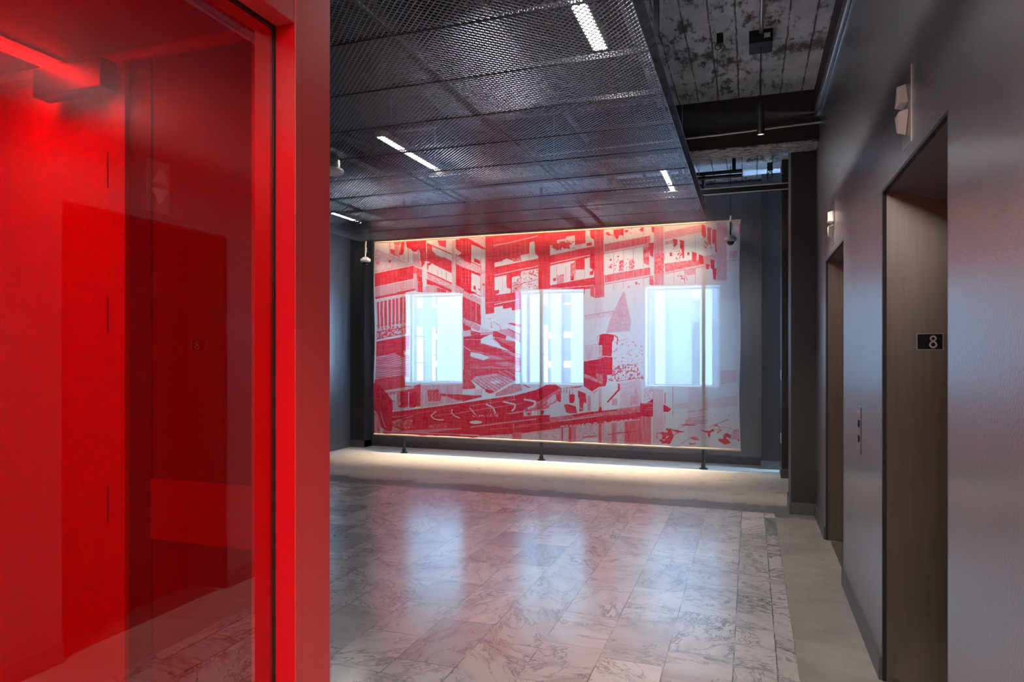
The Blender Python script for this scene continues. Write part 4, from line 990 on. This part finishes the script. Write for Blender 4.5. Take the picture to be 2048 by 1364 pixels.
# ------------------------------------------------------------------ lift fittings
def lantern(y, z, lab):
    e_ = empty('hall_lantern', (XR, y, z)); tag(e_, lab, 'lift lantern', 'lift direction lanterns')
    MB().box(-.004, 0, -.076, .076, -.14, .14).build('steel_plate', M['steel'], e_, bevel=.001)
    for s, z0 in ((1, .012), (-1, -.012)):
        a = MB(); hw, hh, d = .048, .085, .032
        tri = [(-hw, z0), (hw, z0), (0, z0 + s * hh)] if s > 0 else [(-hw, z0 - hh * 0 - .0), (hw, z0), (0, z0 - hh)]
        cx_, cz = 0, sum(q[1] for q in tri) / 3
        outer = [(-.004, q[0], q[1]) for q in tri]; inner = [(-.004 - d, cx_ + (q[0] - cx_) * .82, cz + (q[1] - cz) * .82) for q in tri]
        a.add(outer + inner, [(0, 1, 2), (3, 5, 4), (0, 3, 4, 1), (1, 4, 5, 2), (2, 5, 3, 0)])
        a.build('up_arrow' if s > 0 else 'down_arrow', M['opal'], e_, bevel=.003)
lantern(2.877, 2.355, 'up and down arrow lantern on a steel plate above the nearer lift opening')
lantern(5.27, 2.355, 'up and down arrow lantern on a steel plate above the farther lift opening')
e_ = empty('call_panel', (XR, 4.04, 1.04)); tag(e_, 'narrow steel lift call panel with two buttons between the two lift openings', 'call panel')
pl = MB().box(-.006, 0, -.055, .055, -.125, .125).build('face_plate', M['dsteel'], e_, bevel=.001)
for z in (.035, -.045):
    MB().box(-.012, -.006, -.018, .018, z - .018, z + .018).build('button', M['blackm'], e_, bevel=.002)
MB().box(-.007, -.006, -.012, .012, .095, .107).build('keyhole', M['white'], e_)
# floor number sign on the splayed jamb
ang = math.atan2(-.048, .80 - XR - .017)
e_ = empty('floor_sign', (.726, 3.40 - .012 - .048 * (.726 - .567) / .233 - .0012, CH + .0485), ang); tag(e_, 'small black floor-number plate reading 8 on the lift jamb', 'sign')
MB().box(-.047, .047, -.002, 0, -.0335, .0335).build('plate', mat('sign_plate_black', (.004, .004, .004), .6, spec=.15), e_)
fr_ = MB()
for q in ((-.049, .049, .0325, .0355), (-.049, .049, -.0355, -.0325), (-.049, -.046, -.0355, .0355), (.046, .049, -.0355, .0355)): fr_.box(q[0], q[1], -.004, 0, q[2], q[3])
fr_.build('frame', M['dsteel'], e_)
dg = MB()
def ring(cx_, cz, rx, rz, w, n=28):
    b0 = len(dg.v)
    for k in range(n):
        t_ = 2 * math.pi * k / n
        for (q, yy) in ((w, -.0045), (-w, -.0045), (-w, -.002), (w, -.002)): dg.v.append((cx_ + (rx + q) * math.cos(t_), yy, cz + (rz + q) * math.sin(t_)))
    for k in range(n):
        a = b0 + k * 4; b = b0 + ((k + 1) % n) * 4
        for j in range(4): dg.f.append((a + j, a + (j + 1) % 4, b + (j + 1) % 4, b + j))
ring(.012, .0135, .0095, .0095, .0032); ring(.012, -.0125, .0115, .012, .0034)
dg.build('numeral_eight', mat('sign_numeral_grey', (.33, .31, .30), .5), e_)
for z, lab in ((1.195, 'white light switch plate on the side of the dark column at the back'), (.45, 'white socket plate low on the side of the dark column at the back')):
    o = MB().box(.333, .342, 8.6, 8.68, z - .058, z + .058).build('switch_plate', M['white'], bevel=.001); tag(o, lab, 'wall plate')

# ------------------------------------------------------------------ red glazed partition on the left
GXP, GYE = -1.25, 1.576           # glass plane and far end
PXF = -1.183                      # face of the frame towards the lobby
ZHD = 2.357
fr0 = empty('red_frame_post', (PXF, GYE, 0)); fr0['kind'] = 'thing'; tag(fr0, 'tall red metal frame post and header around the red glass', 'frame')
def kp(o): return keep(o, fr0)
kp(MB().box(-1.33, PXF, GYE + .03, 1.742, 0, SLAB).build('post_cover', M['redframe'], bevel=.002))
kp(MB().box(-1.33, PXF + .0015, GYE, GYE + .0295, 0, SLAB).build('post_edge', M['redframe'], bevel=.001))
kp(MB().box(GXP + .004, PXF - .001, GYE - .0015, GYE - .0002, 0, ZHD - .0005).build('inner_return', M['redtrim_glow']))  # bounced red light painted in as a brighter face
kp(MB().box(GXP - .01, GXP + .003, GYE - .008, GYE - .0002, 0, ZHD).build('gasket', M['black']))
kp(MB().box(-1.33, PXF, YB, GYE - .001, ZHD, ZHD + .085).build('header', M['redframe'], bevel=.001))
kp(MB().box(GXP - .004, GXP + .006, YB, GYE - .002, ZHD - .009, ZHD - .0002).build('header_gasket', M['black']))
o = MB().box(GXP - .012, GXP, YB + .02, GYE - .01, .012, ZHD - .01).build('glass_pane', M['redglass']); tag(o, 'tall sheet of glossy red tinted glass mirroring the lift lobby', 'glass')
o = MB().box(-1.30, GXP, YB, GYE - .001, ZHD + .086, SLAB).build('transom_panel', M['redtrim_glow']); tag(o, 'red panel filling the space above the red frame header', 'panel')
o = MB().box(-1.30, PXF + .002, YB, GYE - .001, 0, .012).build('floor_track', M['blackm']); tag(o, 'dark metal floor track under the red glass', 'track')

# vestibule behind the glass, added with its strip light to make it glow
VZ = 2.42
struct('wall_vestibule_far', MB().box(XL, -1.335, 1.70, 1.78, 0, SLAB), M['room'])
struct('wall_vestibule_left', MB().box(-3.6, -3.5, YB, 1.70, 0, SLAB), M['room'])
struct('vestibule_ceiling', MB().box(-3.5, -1.335, YB, 1.70, VZ, VZ + .05), M['roommid'])
d3 = struct('door_3', MB().box(-2.92, -1.99, 1.69, 1.70, .01, 2.2), M['room'])
for z in (2.2 - .15, 1.575, .955, .30):
    MB().tube([(-1.985, 1.685, z - .058), (-1.985, 1.685, z + .058)], .012, 10).build('hinge', M['black'], d3, smooth=True)
MB().box(-2.23, -1.93, 1.60, 1.66, 2.29, 2.385).build('door_closer', M['blackm'], d3, bevel=.004)
struct('trim_1', MB().box(-1.97, -1.90, 1.662, 1.70, 0, VZ), M['room'])
struct('trim_2', MB().box(-1.80, -1.335, 1.68, 1.70, 0, VZ), M['roomdark'])
struct('trim_5', MB().box(-1.895, -1.805, 1.675, 1.70, 0, VZ), M['black'])
struct('trim_4', MB().box(-1.80, -1.335, 1.67, 1.68, .86, 1.05), M['roommid'])  # lighter grey band across the dark wall
struct('trim_3', MB().box(-3.5, -1.335, 1.66, 1.70, VZ - .03, VZ), M['room'])
e_ = empty('vestibule_glow_light', (-2.20, .8, VZ - .012)); tag(e_, 'long strip light added on the ceiling behind the red glass for its glow', 'ceiling light')
MB().box(-.05, .05, -1.4, .86, .004, .012).build('housing', M['white'], e_); MB().box(-.04, .04, -1.38, .84, 0, .004).build('diffuser', M['vest'], e_)
